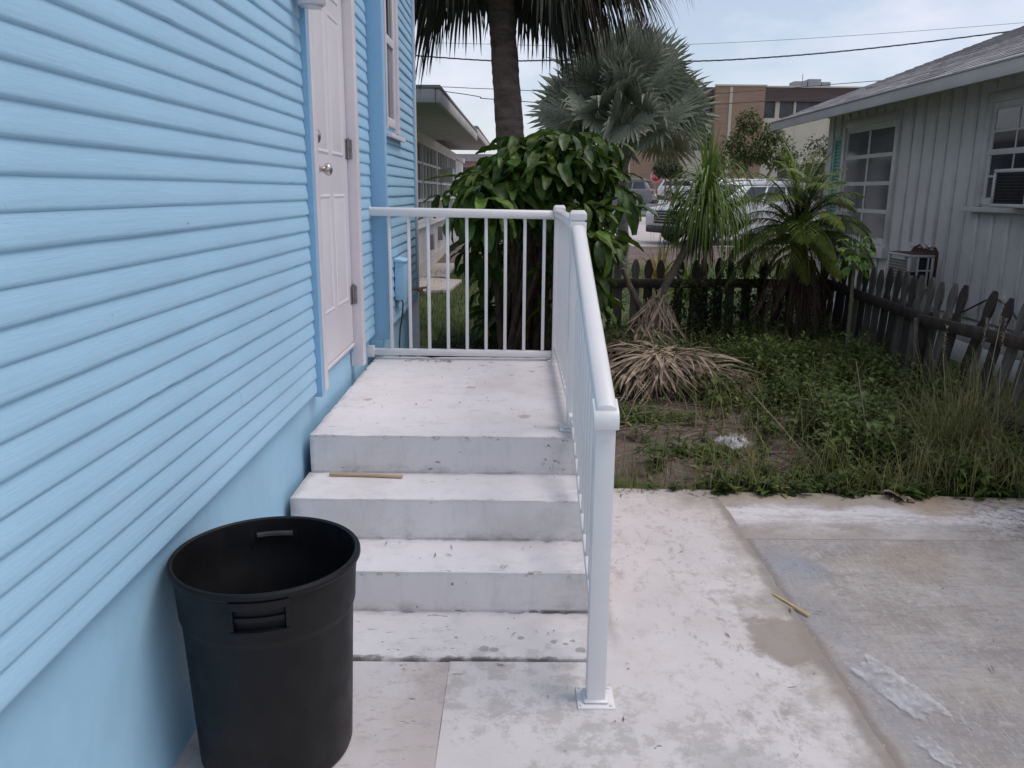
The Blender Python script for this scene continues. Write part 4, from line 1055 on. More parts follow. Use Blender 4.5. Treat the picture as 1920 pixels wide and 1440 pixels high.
# ------------------------------------------------------------------ picket fences
PK = [(.045, 0), (.045, .685), (.040, .700), (.031, .712), (.0265, .728), (.028, .745), (.036, .775), (.043, .81), (.044, .84), (.039, .875), (.028, .91), (.016, .935), (.012, .945)]
def picket_mesh(name, scale=1.0, chop=0.0, th=0.018):
    pts = [(w, z * scale) for w, z in PK]
    poly = pts + [(-w, z) for w, z in reversed(pts)]
    mb = MB(); mb.prism(poly, 'y', -th / 2, th / 2)
    me = bpy.data.meshes.new('picket')
    me.from_pydata([tuple(p) for p in mb.v], [], mb.f)
    bm = bmesh.new(); bm.from_mesh(me)
    bmesh.ops.recalc_face_normals(bm, faces=bm.faces); bm.to_mesh(me); bm.free()
    return me
PKW = 1.18
def widen(me, k):
    for v in me.vertices: v.co.x *= k
    return me
pmw = widen(picket_mesh('picket'), PKW); pmw.materials.append(M['picket'])
pmwd = widen(picket_mesh('picket'), PKW); pmwd.materials.append(M['picket_dark'])
pm = picket_mesh('picket'); pm.materials.append(M['picket'])
pmd = picket_mesh('picket'); pmd.materials.append(M['picket_dark'])
rr = random.Random(21)
sf = thing('picket_fence', (3.2, 6.6, 0), 'dark weathered picket fence leaning towards the white house', 'fence')
ys_f = [8.36, 8.20, 8.06, 7.91, 7.76, 7.60, 7.45, 7.29, 7.13, 6.98, 6.83, 6.68, 6.53, 6.40, 6.27, 6.10, 5.95, 5.70, 5.585, 5.40, 5.22, 5.03, 4.86, 4.68]
for i, y in enumerate(ys_f):
    near = max(0, min(1, (6.4 - y) / 0.5))
    lean = 0.045 + 0.14 * near + rr.uniform(-.015, .015)      # top tips over towards +X
    tilt = rr.uniform(-.02, .02) + (0.10 if 5.6 < y < 5.75 else 0) - (0.04 if 5.5 < y < 5.6 else 0)
    Mx = (Matrix.Translation((3.22 - .10 * near, y, -0.03 + rr.uniform(-.015, .02))) @ Matrix.Rotation(math.atan(lean), 4, 'Y') @ Matrix.Rotation(tilt, 4, 'X')
          @ Matrix.Rotation(R(90), 4, 'Z') @ Matrix.Rotation(rr.uniform(-.05, .05), 4, 'Z'))
    inst('picket', pmw if rr.random() < .65 else pmwd, Mx, sf)
def plank(name, p0, p1, w, th, m, parent):
    """board between two points, w tall, th thick"""
    p0, p1 = Vector(p0), Vector(p1)
    d = (p1 - p0).normalized(); up = Vector((0, 0, 1)); side = d.cross(up).normalized(); u = side.cross(d)
    mb = MB()
    vs = [p + side * a * th / 2 + u * b * w / 2 for p in (p0, p1) for a, b in ((-1, -1), (1, -1), (1, 1), (-1, 1))]
    mb.add(vs, [(3, 2, 1, 0), (4, 5, 6, 7), (0, 1, 5, 4), (1, 2, 6, 5), (2, 3, 7, 6), (3, 0, 4, 7)])
    return mb.build(name, m, parent, bevel=0.003, seg=1)
plank('rail', (3.215, 8.5, 0.655), (3.215, 6.30, 0.605), 0.085, 0.036, M['picket_dark'], sf)
plank('rail', (3.165, 6.36, 0.60), (3.185, 4.3, 0.68), 0.085, 0.036, M['picket_dark'], sf)
plank('rail', (3.190, 8.5, 0.16), (3.180, 6.30, 0.15), 0.085, 0.036, M['picket_dark'], sf)
plank('rail', (3.090, 6.36, 0.15), (3.06, 4.3, 0.17), 0.085, 0.036, M['picket_dark'], sf)
for y, l in ((8.47, .02), (6.33, .10), (4.4, .2)):
    MB().add([(3.14 + a * .04 + b * l, y + c * .04, z) for b, z in ((0, -.1), (1, .66)) for a, c in ((-1, -1), (1, -1), (1, 1), (-1, 1))],
             [(3, 2, 1, 0), (4, 5, 6, 7), (0, 1, 5, 4), (1, 2, 6, 5), (2, 3, 7, 6), (3, 0, 4, 7)]).build('post', M['picket_dark'], sf, bevel=0.004, seg=1)
plank('brace', (3.11, 6.28, 0.62), (3.05, 6.10, 0.30), 0.035, 0.03, M['picket'], sf)
bf = thing('picket_fence', (2.0, 8.45, 0), 'dark weathered picket fence behind the dead fronds and the palms', 'fence')
x = 0.62
while x < 3.25:
    Mx = Matrix.Translation((x, 8.45, -0.05 + rr.uniform(-.02, .02))) @ Matrix.Rotation(rr.uniform(-.035, .035), 4, 'Y') @ Matrix.Rotation(rr.uniform(-.03, .03), 4, 'X')
    inst('picket', pmd if rr.random() < .8 else pm, Mx, bf)
    x += rr.choice((.125, .14, .155, .17))
plank('rail', (0.5, 8.42, 0.635), (3.22, 8.42, 0.655), 0.09, 0.036, M['picket_dark'], bf)
plank('rail', (0.5, 8.42, 0.15), (3.22, 8.42, 0.16), 0.09, 0.036, M['picket_dark'], bf)
for x in (0.55, 1.95): MB().box(x - .04, x + .04, 8.47, 8.55, -.1, .80).build('post', M['picket_dark'], bf, bevel=0.004, seg=1)

# ------------------------------------------------------------------ vegetation builders
def V3(*a): return Vector(a)
def strip(mb, p, d, length, width, K=6, droop=0.0, fold=0.0, taper='leaf', up=None, curl=None):
    """one blade: K segments from p along d, bending down with gravity"""
    d = d.normalized(); up0 = up or V3(0, 0, 1)
    side = d.cross(up0)
    if side.length < 1e-3: side = d.cross(V3(1, 0, 0))
    side.normalize()
    pts = [(p.copy(), d.copy())]
    q = p.copy()
    for k in range(K):
        q = q + d * (length / K)
        d = (d + V3(0, 0, -1) * droop / K * (1 + k * .25)).normalized()
        pts.append((q.copy(), d.copy()))
    vs, fs = [], []
    for k, (q, dd) in enumerate(pts):
        t = k / K
        if taper == 'leaf': w = width * (math.sin(PI * min(1, 0.10 + t * 0.90)) ** 0.7)
        elif taper == 'grass': w = width * (1 - t) ** 0.7
        else: w = width * (min(1, .35 + t * 2.2)) * (1 - max(0, t - .55) / .45) ** 0.8
        nrm = side.cross(dd).normalized()
        if fold:
            vs += [q - side * w / 2 + nrm * fold * w, q, q + side * w / 2 + nrm * fold * w]
        else:
            vs += [q - side * w / 2, q + side * w / 2]
    c = 3 if fold else 2
    for k in range(K):
        for j in range(c - 1):
            fs.append((k * c + j, k * c + j + 1, (k + 1) * c + j + 1, (k + 1) * c + j))
    mb.add(vs, fs)
    return pts[-1][0]

def fan(mb, hub, fwd, up, n, L, spread, droop, rng, fuse=0.42, K=6, pleat=0.25, tipdroop=0.0, ragged=0.12):
    """palmate blade: n pleated segments round a hub, fused near the hub"""
    fwd = fwd.normalized(); side = fwd.cross(up).normalized(); up = side.cross(fwd).normalized()
    da = 2 * spread / n
    for i in range(n):
        a = -spread + da * (i + .5)
        base = fwd * math.cos(a) + side * math.sin(a)
        d = (base + up * 0.10).normalized()
        Ls = L * (0.72 + 0.28 * math.cos(a * 0.55)) * (1 + rng.uniform(-ragged, ragged * .6))
        lat = up.cross(base).normalized()
        q = hub.copy(); rows = [(q.copy(), 0.0)]
        dr = droop * rng.uniform(.7, 1.3)
        snap = rng.random() < tipdroop
        for k in range(K):
            s = (k + 1) / K
            q = q + d * (Ls / K)
            g = dr / K * (0.4 + 1.6 * s)
            if snap and s > fuse: g += 1.1
            d = (d + V3(0, 0, -1) * g).normalized()
            r_ = s * Ls
            wf = math.tan(da / 2) * r_ if s <= fuse else math.tan(da / 2) * fuse * Ls * (1 - (s - fuse) / (1 - fuse)) ** 0.75
            rows.append((q.copy(), max(wf, 0.0008)))
        vs, fs = [], []
        for (q, w) in rows:
            vs += [q - lat * w, q - up * w * pleat * 2, q + lat * w]
        for k in range(K):
            for j in (0, 1):
                fs.append((k * 3 + j, k * 3 + j + 1, (k + 1) * 3 + j + 1, (k + 1) * 3 + j))
        mb.add(vs, fs)

def az_el(az, el): return V3(math.cos(az) * math.cos(el), math.sin(az) * math.cos(el), math.sin(el))

def fan_frond(name, m, parent, base, az, el, pet, L, n, spread, droop, rng, roll=0.0, bend=0.25, pr=0.012, blade_el=None, **k):
    d = az_el(az, el)
    mid = base + d * pet * .5
    d2 = az_el(az, el - bend)
    hub = mid + d2 * pet * .5
    mb = MB(); mb.tube([base, mid, hub], [pr * 1.5, pr, pr * .7], 5)
    be = (el - bend) if blade_el is None else blade_el
    f = az_el(az, be)
    up = az_el(az, be + PI / 2)
    up = Matrix.Rotation(roll, 3, f) @ up
    fan(mb, hub - f * .04, f, up, n, L, spread, droop, rng, **k)
    return mb.build(name, m, parent, smooth=False)

# ------------------------------------------------------------------ umbrella-leaved bush behind the railing
rr = random.Random(33)
def bush_leaf(L, W, curve, wav, seed):
    r2 = random.Random(seed)
    mb = MB(); K = 7
    vs = []
    p = V3(0, 0, 0); d = V3(1, 0, 0.10).normalized()
    for k in range(K + 1):
        t = k / K
        w = W * (math.sin(PI * min(1.0, 0.06 + 0.90 * t ** 0.9)) ** 0.62) * (1 + (r2.uniform(-.10, .08) if 0 < k < K else 0))
        if k == 0: w = W * .14
        n_ = V3(-d.z, 0, d.x)
        e = wav * math.sin(k * 2.1 + seed)
        vs += [p + V3(0, -w / 2, 0) + n_ * (.16 * w + e), p + V3(0, -w / 4, 0) + n_ * .03 * w, p, p + V3(0, w / 4, 0) + n_ * .03 * w, p + V3(0, w / 2, 0) + n_ * (.16 * w - e)]
        p = p + d * (L / K)
        d = (d + V3(0, 0, -1) * curve / K).normalized()
    fs = [(k * 5 + j, k * 5 + j + 1, (k + 1) * 5 + j + 1, (k + 1) * 5 + j) for k in range(K) for j in range(4)]
    mb.add(vs, fs)
    return mb
M['bush_light'] = leaf_mat('paler leaf', (0.105, 0.175, 0.028), (0.175, 0.245, 0.042), 0.42, 0.25, 0.28, 3.0, 0.4)
M['bush_dark'] = leaf_mat('older dark leaf', (0.038, 0.080, 0.016), (0.070, 0.125, 0.026), 0.40, 0.35, 0.2, 3.0, 0.5)
leaf_variants = []
leaf_np = []
for i in range(7):
    mb = bush_leaf((.30, .24, .33, .27, .31, .22, .29)[i], (.098, .10, .112, .085, .118, .088, .104)[i], 0.50 + .15 * i, 0.005 + .002 * (i % 3), i)
    me = bpy.data.meshes.new('leaf'); me.from_pydata([tuple(p) for p in mb.v], [], mb.f); me.shade_smooth(); me.materials.append(M[('bush', 'bush_dark', 'bush', 'bush_light', 'bush', 'bush_dark', 'bush')[i]])
    leaf_variants.append(me); leaf_np.append((np.array([tuple(p) for p in mb.v]), mb.f))
sb = thing('umbrella_bush', (0.15, 7.0, 0), 'large dark green bush with drooping oblong leaves behind the railing', 'bush')
stem_pts = []
leaves = []      # (matrix, variant, pos)
def leaf_matrix(p, az, el, roll, s):
    return Matrix.Translation(p) @ Matrix.Rotation(az, 4, 'Z') @ Matrix.Rotation(-el, 4, 'Y') @ Matrix.Rotation(roll, 4, 'X') @ Matrix.Scale(s, 4)
def whorl(c, n, s, lean=(0, 0)):
    a0 = rr.uniform(0, 2 * PI)
    for k in range(n):
        az = a0 + 2 * PI * k / n + rr.uniform(-.25, .25)
        el = rr.uniform(-1.05, .05)
        p = c + az_el(az, 0.1) * rr.uniform(.02, .07)
        leaves.append((leaf_matrix(p, az, el, rr.uniform(-.45, .45), s * rr.uniform(.75, 1.12)), rr.randrange(7), p))
whorls = []
# outline of the crown seen from the steps: (x, top z) pairs
def top_z(x):
    pts = [(-0.40, 1.50), (-0.28, 1.74), (-0.15, 1.88), (0.0, 1.97), (0.15, 2.06), (0.36, 2.12), (0.52, 2.08), (0.62, 1.98), (0.70, 1.80), (0.85, 1.35)]
    if x <= pts[0][0]: return pts[0][1] - .4
    for (a, za), (b, zb_) in zip(pts, pts[1:]):
        if x <= b: return za + (zb_ - za) * (x - a) / (b - a)
    return 1.1
tips = []
def tip(x, yy, dz=0.0): tips.append(V3(x, yy, top_z(x) - .13 - max(0, abs(yy - 7.1) - .5) * .35 + dz))
for i in range(24): tip(rr.uniform(-.22, .68), rr.uniform(6.25, 7.1), -abs(rr.gauss(0, .11)))
for i in range(16): tip(rr.uniform(-.26, .66), rr.uniform(7.1, 8.1), -abs(rr.gauss(0, .07)))
for i in range(14):
    x = rr.uniform(-.26, .66); tips.append(V3(x, 6.25 + rr.uniform(-.1, .2), rr.uniform(1.38 if x < .2 else 1.2, top_z(x) - .2)))
for tp_ in tips:
    for q in range(7):
        whorls.append((tp_ + V3(rr.gauss(0, .10), rr.gauss(0, .10), rr.gauss(0, .045)), rr.choice((5, 6, 7, 8)), rr.uniform(.58, 1.0)))
for i in range(24):                     # right shoulder hanging beside the rail post
    x = rr.uniform(.40, .66)
    whorls.append((V3(x, 6.5 + rr.uniform(-.2, .4), rr.uniform(.62, 1.2)), 6, .88))
for i in range(80):                     # inner and far side leaves
    whorls.append((V3(rr.uniform(-.28, .62), rr.uniform(7.4, 8.2), rr.uniform(.25, 1.5)), 7, 1.0))
for i in range(9):
    whorls.append((V3(rr.uniform(.18, .62), 6.4 + rr.uniform(-.1, .1), rr.uniform(.62, 1.05)), 3, .95))
for i in range(4):
    whorls.append((V3(rr.uniform(-.34, -.26), 6.5 + rr.uniform(-.1, .1), rr.uniform(.95, 1.2)), 5, .95))
for i in range(4): whorls.append((V3(.74 + .04 * i, 6.4, 1.60 - .05 * i), 4, .95))
for c, n, s in whorls: whorl(c, n, s)
leaves.sort(key=lambda q: q[2].y + (0.5 if q[2].z < .9 else 0) - (.35 if q[2].z > top_z(q[2].x) - .3 else 0))
for Mx, v, p in leaves[:285]:
    inst('leaf', leaf_variants[v], Mx, sb)
allv, allf, off = [], [], 0
for Mx, v, p in leaves[285:]:
    a, f = leaf_np[v]; m = np.array(Mx)
    allv.append(a @ m[:3, :3].T + m[:3, 3]); allf += [tuple(i + off for i in q) for q in f]; off += len(a)
mb = MB(); mb.v = np.concatenate(allv).tolist(); mb.f = allf
tag(mb.build('foliage', M['bush'], sb, smooth=True, ang=180), kind='stuff')
mb = MB()
for i in range(46):
    c, n, s = whorls[rr.randrange(0, 240)]
    b = V3(.2 + rr.uniform(-.35, .35), 7.15 + rr.uniform(-.3, .3), 0)
    mb.tube([b, b.lerp(c, .5) + V3(0, 0, .15), c], [.028, .018, .006], 6)
mb.build('stem', M['skirt'], sb, smooth=True)

# ------------------------------------------------------------------ cabbage palm (crown just above the picture)
rr = random.Random(44)
cp = thing('cabbage_palm', (0.1, 9.4, 0), 'tall cabbage palm with thick brown trunk and hanging dark fronds', 'palm tree')
mb = MB(); pts, rad = [], []
path = [(0.14, 0), (0.02, 1.0), (-0.07, 2.09), (-0.13, 2.8), (-0.185, 3.54), (-0.22, 4.1), (-.23, 4.5)]
for k in range(91):
    z = 4.45 * k / 90
    for (a, za), (b, zb_) in zip(path, path[1:]):
        if za <= z <= zb_: xx = a[0] if isinstance(a, tuple) else 0
    for (x0_, z0_), (x1_, z1_) in zip(path, path[1:]):
        if z0_ <= z <= z1_:
            tt = (z - z0_) / (z1_ - z0_); xx = x0_ + (x1_ - x0_) * tt; break
    pts.append((xx, 9.4, z)); rad.append((0.185 - 0.014 * z + .02 * max(0, 1 - z)) * (1 + .025 * (k % 2) + rr.uniform(-.022, .022)))
mb.tube(pts, rad, 20)
mb.v = [tuple(Vector(p) + noise.noise_vector(Vector(p) * 14) * .007) for p in mb.v]
mb.build('trunk', M['trunk'], cp, smooth=True, ang=60)
crown = V3(-0.23, 9.4, 4.30)
def cab(m, az, el, pet, L, droop, be, n=34, spread=R(72), fuse=.56):
    fan_frond('frond', m, cp, crown + V3(0, 0, rr.uniform(-.15, .1)), R(az), R(el), pet, L, n, spread, droop, rr, roll=rr.uniform(-.35, .35), bend=.35, pr=.016, blade_el=R(be), fuse=fuse, K=8, pleat=.3, ragged=.22)
# left cluster (towards -X)
for az, el, pet, L, droop, be in ((186, 0, .74, 1.45, 1.2, -54), (205, -8, .66, 1.25, 1.3, -60), (168, 0, .58, 1.20, 1.5, -52), (150, 6, .60, 1.1, 1.5, -48), (222, 5, .55, 1.15, 1.4, -52), (196, -24, .55, 1.45, 1.0, -72), (180, -14, .66, 1.40, 1.0, -66), (212, 6, .72, 1.1, 1.5, -44)):
    cab(M['cab'], az, el, pet, L, droop, be)
# right cluster: dark green over dry brown
for az, el, pet, L, droop, be in ((-6, 6, 1.05, 1.1, 1.4, -40), (14, 2, .95, 1.2, 1.4, -48), (-24, -2, .95, 1.2, 1.5, -52), (-40, -8, .72, 1.2, 1.4, -60), (30, -6, .75, 1.2, 1.4, -56), (2, -16, .75, 1.22, 1.2, -64), (48, -2, .6, 1.2, 1.4, -54), (-10, -24, .62, 1.25, 1.0, -74), (20, -20, .70, 1.2, 1.1, -68)):
    cab(M['cab'], az, el, pet, L, droop, be)
for az, el, pet, L, droop, be in ((-12, -8, 1.22, 1.05, 1.1, -54), (6, 0, 1.38, 1.0, 1.2, -46), (22, -4, 1.3, 1.0, 1.2, -50), (-30, -14, 1.0, 1.1, 1.0, -64), (-2, -20, 1.02, 1.1, .9, -70), (14, -26, .9, 1.1, .8, -76), (-20, 4, 1.55, .95, 1.3, -38), (2, 8, 1.6, .9, 1.4, -34), (-8, -30, .8, 1.1, .7, -80)):
    cab(M['dead_brown'], az, el, pet, L, droop, be, 40, R(60), .36)
for k in range(16):
    cab(M['cab'], 22.5 * k + rr.uniform(-9, 9), rr.uniform(22, 72), rr.uniform(.8, 1.2), 1.05, .9, rr.uniform(0, 50))
for az in (60, 95, 120, 260, 290, 320): cab(M['cab'], az, -4, .7, 1.05, 1.6, -48)

# ------------------------------------------------------------------ silver fan palm beyond the back fence
rr = random.Random(55)
bp = thing('silver_palm', (2.08, 16, zt(16)), 'silvery grey fan palm with stiff round fronds in front of the brown office building', 'palm tree')
mb = MB(); pts = []; rad = []
for k in range(31):
    z = 2.72 * k / 30
    pts.append((2.10 - .04 * z, 16, zt(16) - .05 + z)); rad.append(.105 + (.012 if k % 3 == 0 else 0) + (.06 * max(0, z - 2.3)))
mb.tube(pts, rad, 14)
mb.build('trunk', M['grey_trunk'], bp, smooth=True, ang=60)
hubp = V3(1.97, 16, 2.62)
N = 58
for k in range(N):
    az = k * 2.39996 + rr.uniform(-.15, .15)
    t_ = (k + .5) / N
    el = R(88) - R(94) * t_ ** 1.15 + rr.uniform(-.1, .1)
    if el < R(6) and math.cos(az) < .3: el += R(14)
    if k > N - 8 and math.cos(az) < -.2 and rr.random() < .3: el += .3
    low = el < R(2)
    m = M['silver_dead'] if (low and rr.random() < .28) else M['silver']
    mb = MB()
    pet = 0.95 + .12 * t_ if el > 0 else 0.72
    L = rr.uniform(.84, 1.0)
    fan_frond('frond', m, bp, hubp + V3(0, 0, .25 * (1 - t_)), az, el, pet, L, 29, R(128), .22 + (.30 if low else .03), rr, roll=rr.choice((-1, 1)) * rr.uniform(.25, 1.45), bend=.12, pr=.024, blade_el=el - rr.uniform(.0, .6), fuse=.64, K=6, pleat=.42, tipdroop=.16 if el < R(45) else .05)
mb = MB()
for k in range(26):
    az = k * 2.4; d = az_el(az, R(rr.uniform(40, 75)))
    b = V3(1.99, 16, 2.08 + .02 * k) + az_el(az, 0) * .09
    mb.tube([b, b + d * .20, b + d * .34 + az_el(az, 0) * .10], [.05, .04, .03], 5)
mb.build('leaf_base', M['grey_trunk'], bp, smooth=True)

# ------------------------------------------------------------------ pygmy date palm at the fence corner
rr = random.Random(66)
dp = thing('date_palm', (2.85, 8.0, 0), 'small feathery date palm with brown skirt at the fence corner', 'palm tree')
mb = MB(); mb.tube([(2.90, 8.0, -.05), (2.86, 8.0, .4), (2.79, 8.05, .85), (2.755, 8.08, 1.18)], [.10, .085, .09, .07], 12)
mb.v = [tuple(Vector(p) + noise.noise_vector(Vector(p) * 22) * .015) for p in mb.v]
mb.build('trunk', M['skirt'], dp, smooth=True, ang=60)
head = V3(2.755, 8.08, 1.14)
def feather(base, az, el, L, droop, nl, ll, m, rng, name='frond', parent=dp, hang=.5, lw=.011):
    mb = MB(); d = az_el(az, el); q = base.copy(); K = 14; pts = [q.copy()]; ds = [d.copy()]
    for k in range(K):
        q = q + d * (L / K); d = (d + V3(0, 0, -1) * droop / K * (.5 + k / K)).normalized(); pts.append(q.copy()); ds.append(d.copy())
    mb.tube(pts, [.011 * (1 - .8 * k / K) for k in range(K + 1)], 4, cap=False)
    for i in range(nl):
        t_ = .16 + .84 * i / (nl - 1); f = t_ * K; k = min(int(f), K - 1); p = pts[k].lerp(pts[k + 1], f - k); dd = ds[k]
        sd = dd.cross(V3(0, 0, 1))
        if sd.length < .05: sd = V3(-math.sin(az), math.cos(az), 0)
        sd.normalize(); upv = sd.cross(dd)
        l = ll * math.sin(PI * (.18 + .80 * t_)) ** .7
        for s_ in (-1, 1):
            v = (sd * s_ * 1.0 + dd * (.30 + .55 * t_) + upv * rng.uniform(-.10, .16)).normalized()
            strip(mb, p, v, l * rng.uniform(.85, 1.1), lw, 4, hang * rng.uniform(.6, 1.4), 0, 'blade')
    return mb.build(name, m, parent)
for k in range(52):
    az = k * 2.39996 + rr.uniform(-.2, .2); t_ = k / 52
    el = R(84) - R(92) * t_ ** 1.15 + rr.uniform(-.08, .08)
    feather(head + V3(0, 0, .08 * (1 - t_)), az, el, rr.uniform(.72, .95), 2.2 - .2 * t_, 64, .25, M['date'], rr, hang=1.0, lw=.009)
for az, el in ((-60, -8), (-30, -18), (-95, -14), (-10, -2)):
    feather(head, R(az), R(el), .62, 1.6, 44, .18, M['date_yellow'], rr, hang=1.2, lw=.009)
for k in range(22):
    az = R(rr.uniform(0, 360)); b = V3(2.79, 8.04, rr.uniform(.75, 1.1))
    feather(b, az, R(rr.uniform(-40, 0)), rr.uniform(.5, .85), 3.4, 20, .13, M['skirt'], rr, 'dead_frond', hang=1.6, lw=.016)
mb = MB()
for k in range(60):
    az = rr.uniform(0, 2 * PI); b = V3(2.80, 8.03, rr.uniform(.45, 1.12)) + az_el(az, 0) * .06
    strip(mb, b, az_el(az, R(rr.uniform(-50, 10))), rr.uniform(.2, .5), .03, 5, 2.6, 0, 'grass')
tag(mb.build('skirt', M['skirt'], dp), kind='stuff')

# ------------------------------------------------------------------ ponytail palm leaning over the back fence
rr = random.Random(77)
pp = thing('ponytail_palm', (1.25, 7.75, 0), 'ponytail palm with leaning bare stem and arching strap leaves', 'palm tree')
mb = MB(); mb.tube([(1.10, 7.70, -.05), (1.17, 7.72, .10), (1.28, 7.75, .38), (1.42, 7.78, .66), (1.55, 7.80, .92), (1.66, 7.80, 1.14), (1.74, 7.80, 1.32), (1.79, 7.8, 1.46)], [.055, .046, .040, .036, .036, .038, .042, .03], 10)
mb.v = [tuple(Vector(p) + noise.noise_vector(Vector(p) * 25) * .006) for p in mb.v]
mb.build('trunk', M['bark'], pp, smooth=True, ang=60)
mb = MB(); mb.tube([(1.24, 7.74, .33), (1.17, 7.70, .52), (1.06, 7.66, .72), (1.00, 7.64, .86)], [.034, .03, .028, .018], 9)
mb.build('branch', M['bark'], pp, smooth=True)
hd = V3(1.78, 7.80, 1.42)
mb = MB()
for k in range(330):
    t_ = (k + .5) / 330; az = k * 2.39996 + rr.uniform(-.2, .2)
    el = R(88) - R(100) * t_ ** 1.15 + rr.uniform(-.1, .1)
    L = rr.uniform(.52, .88) if t_ > .12 else rr.uniform(.5, .72)
    strip(mb, hd + V3(0, 0, .10 * (1 - t_)) + az_el(az, 0) * .025, az_el(az, el), L, .017, 9, 2.9 if t_ > .12 else .8, 0.22, 'blade')
tag(mb.build('crown', M['pony'], pp), kind='stuff')
mb = MB()
for k in range(70):
    az = rr.uniform(0, 2 * PI)
    strip(mb, hd + V3(-.04, 0, -.12), az_el(az, R(rr.uniform(-60, -10))), rr.uniform(.35, .7), .014, 6, 3.0, 0, 'blade')
tag(mb.build('dead_leaf', M['skirt'], pp), kind='stuff')

# ------------------------------------------------------------------ yellow-green plant behind the fence, sapling
def rosette(name, label, cat, c, n, L, W, m, el0, el1, droop, seed, fold=.2):
    r2 = random.Random(seed)
    rt = thing(name, tuple(c), label, cat)
    for k in range(n):
        az = k * 2.4 + r2.uniform(-.2, .2); el = R(el1 + (el0 - el1) * k / n)
        mb = MB(); strip(mb, Vector(c), az_el(az, el), L * r2.uniform(.7, 1.1), W * r2.uniform(.8, 1.2), 7, droop, fold, 'blade')
        mb.build('leaf', m, rt)
    return rt
rosette('strap_plant', 'yellowing strap leaved plant behind the picket fence left of the ponytail palm', 'plant', (1.62, 9.3, .45), 26, .62, .045, M['date_yellow'], 15, 85, 1.1, 3)
rosette('strap_plant', 'low green strap leaved plant behind the fence under the ponytail leaves', 'plant', (1.95, 9.2, .35), 30, .75, .04, M['sapling'], 10, 85, 1.2, 4)
rosette('strap_plant', 'green strap leaved plant among the weeds by the blue bush end of the fence', 'plant', (1.05, 8.9, .3), 22, .7, .035, M['lawn_blade'], 20, 85, .8, 8)
rr = random.Random(88)
sp = thing('sapling', (2.84, 6.9, 0), 'thin grey green sapling with a tuft of bright leaves before the fence corner', 'plant')
MB().tube([(2.86, 6.9, -.05), (2.845, 6.88, .3), (2.83, 6.85, .6), (2.815, 6.83, .9), (2.80, 6.80, 1.15)], [.020, .018, .016, .014, .008], 8).build('stem', mat('green grey stem', (0.13, 0.13, 0.085), .8, .2, 12, .3, 40), sp, smooth=True)
for k in range(15):
    az = k * 2.4; p = V3(2.80, 6.80, 1.15 - .012 * k)
    d = az_el(az, R(30 - 5 * k)); e = p + d * .08
    mb = MB(); mb.tube([p, e], .003, 4)
    for a in (-.7, -.25, .25, .7):
        dd = Matrix.Rotation(a, 3, 'Z') @ d
        strip(mb, e, dd, .10, .038, 5, 1.1, .15, 'leaf')
    mb.build('leaf', M['sapling'], sp)

# ------------------------------------------------------------------ dead palm fronds
def dead_frond(label, base, hub, fwd, up, n, L, spread, droop, seed, m=M['dead']):
    r2 = random.Random(seed)
    o = thing('dead_frond', (hub[0], hub[1], 0), label, 'palm frond', 'dead palm fronds in the yard')
    mb = MB(); mb.tube([base, Vector(base).lerp(Vector(hub), .5) + V3(0, 0, .02), hub], [.02, .014, .012], 6); mb.build('stalk', m, o, smooth=True)
    mb = MB(); hub = Vector(hub); fwd = Vector(fwd).normalized(); up = Vector(up); side = fwd.cross(up).normalized(); up = side.cross(fwd).normalized()
    for q in range(int(n * 3.6)):
        a = r2.gauss(0, .55) * spread; tw = r2.gauss(0, .15)
        d = (fwd * math.cos(a) + side * math.sin(a) + up * (.10 + tw)).normalized()
        l = L * (.70 + .3 * math.cos(a * .6)) * r2.uniform(.35, 1.05); w = r2.choice((.012, .018, .024, .030, .040)) * r2.uniform(.8, 1.2); K = 8
        p = hub + V3(r2.gauss(0, .05), r2.gauss(0, .05), r2.gauss(0, .03)) + d * r2.uniform(-.08, .15); lat = (up.cross(d) + d * 0 + up * r2.uniform(-.5, .5)).normalized(); vs = []
        side_k = r2.gauss(0, .55); kink = r2.randrange(2, 7) if r2.random() < .45 else -1
        for k in range(K + 1):
            t_ = k / K; ww = w * (.35 + 1.3 * t_ if t_ < .4 else .87 * (1 - (t_ - .4) / .6) ** .6 + .02)
            vs += [p - lat * ww / 2, p - up * ww * .3, p + lat * ww / 2]
            p = p + d * l / K
            fl = max(soil_z(p.x, p.y), -.03) + .02 + .03 * tw
            d = (d + V3(0, 0, -1) * droop / K * r2.uniform(.8, 1.3) + lat * side_k / K).normalized()
            if k == kink: d = (d + V3(r2.gauss(0, .7), r2.gauss(0, .7), r2.uniform(-.6, .1))).normalized()
            if p.z < fl: p.z = fl; d.z = abs(d.z) * .1; d.normalize()
        mb.add(vs, [(k * 3 + jj, k * 3 + jj + 1, k * 3 + jj + 4, k * 3 + jj + 3) for k in range(K) for jj in (0, 1)])
    mb.build('blade', m, o)
dead_frond('broad tan dead palm frond fanned over the ground nearest the railing', (1.36, 6.7, .30), (1.16, 6.32, .30), (-.60, -.75, -.12), (-.1, -.3, 1), 42, .56, R(75), .9, 1)
dead_frond('tan dead palm frond lying spread to the right of the pile', (1.05, 6.6, .30), (1.20, 6.36, .26), (.85, -.45, -.05), (0, -.2, 1), 34, .52, R(60), .8, 2)
dead_frond('narrow tan dead palm frond at the right end of the pile', (1.25, 6.5, .14), (1.48, 6.36, .16), (.9, -.25, .0), (0, -.3, 1), 14, .48, R(30), .6, 3)
dead_frond('dead palm frond hanging from the leaning stem with its tips spread downward', (1.38, 7.72, .66), (1.33, 7.58, .60), (-.22, -.42, -.88), (0, -1, .3), 20, .60, R(30), .5, 4)
dead_frond('dead palm frond propped upright against the leaning stem', (1.22, 7.40, .12), (1.20, 7.36, .36), (.15, -.55, -.6), (0, -1, .1), 16, .40, R(45), .6, 5)
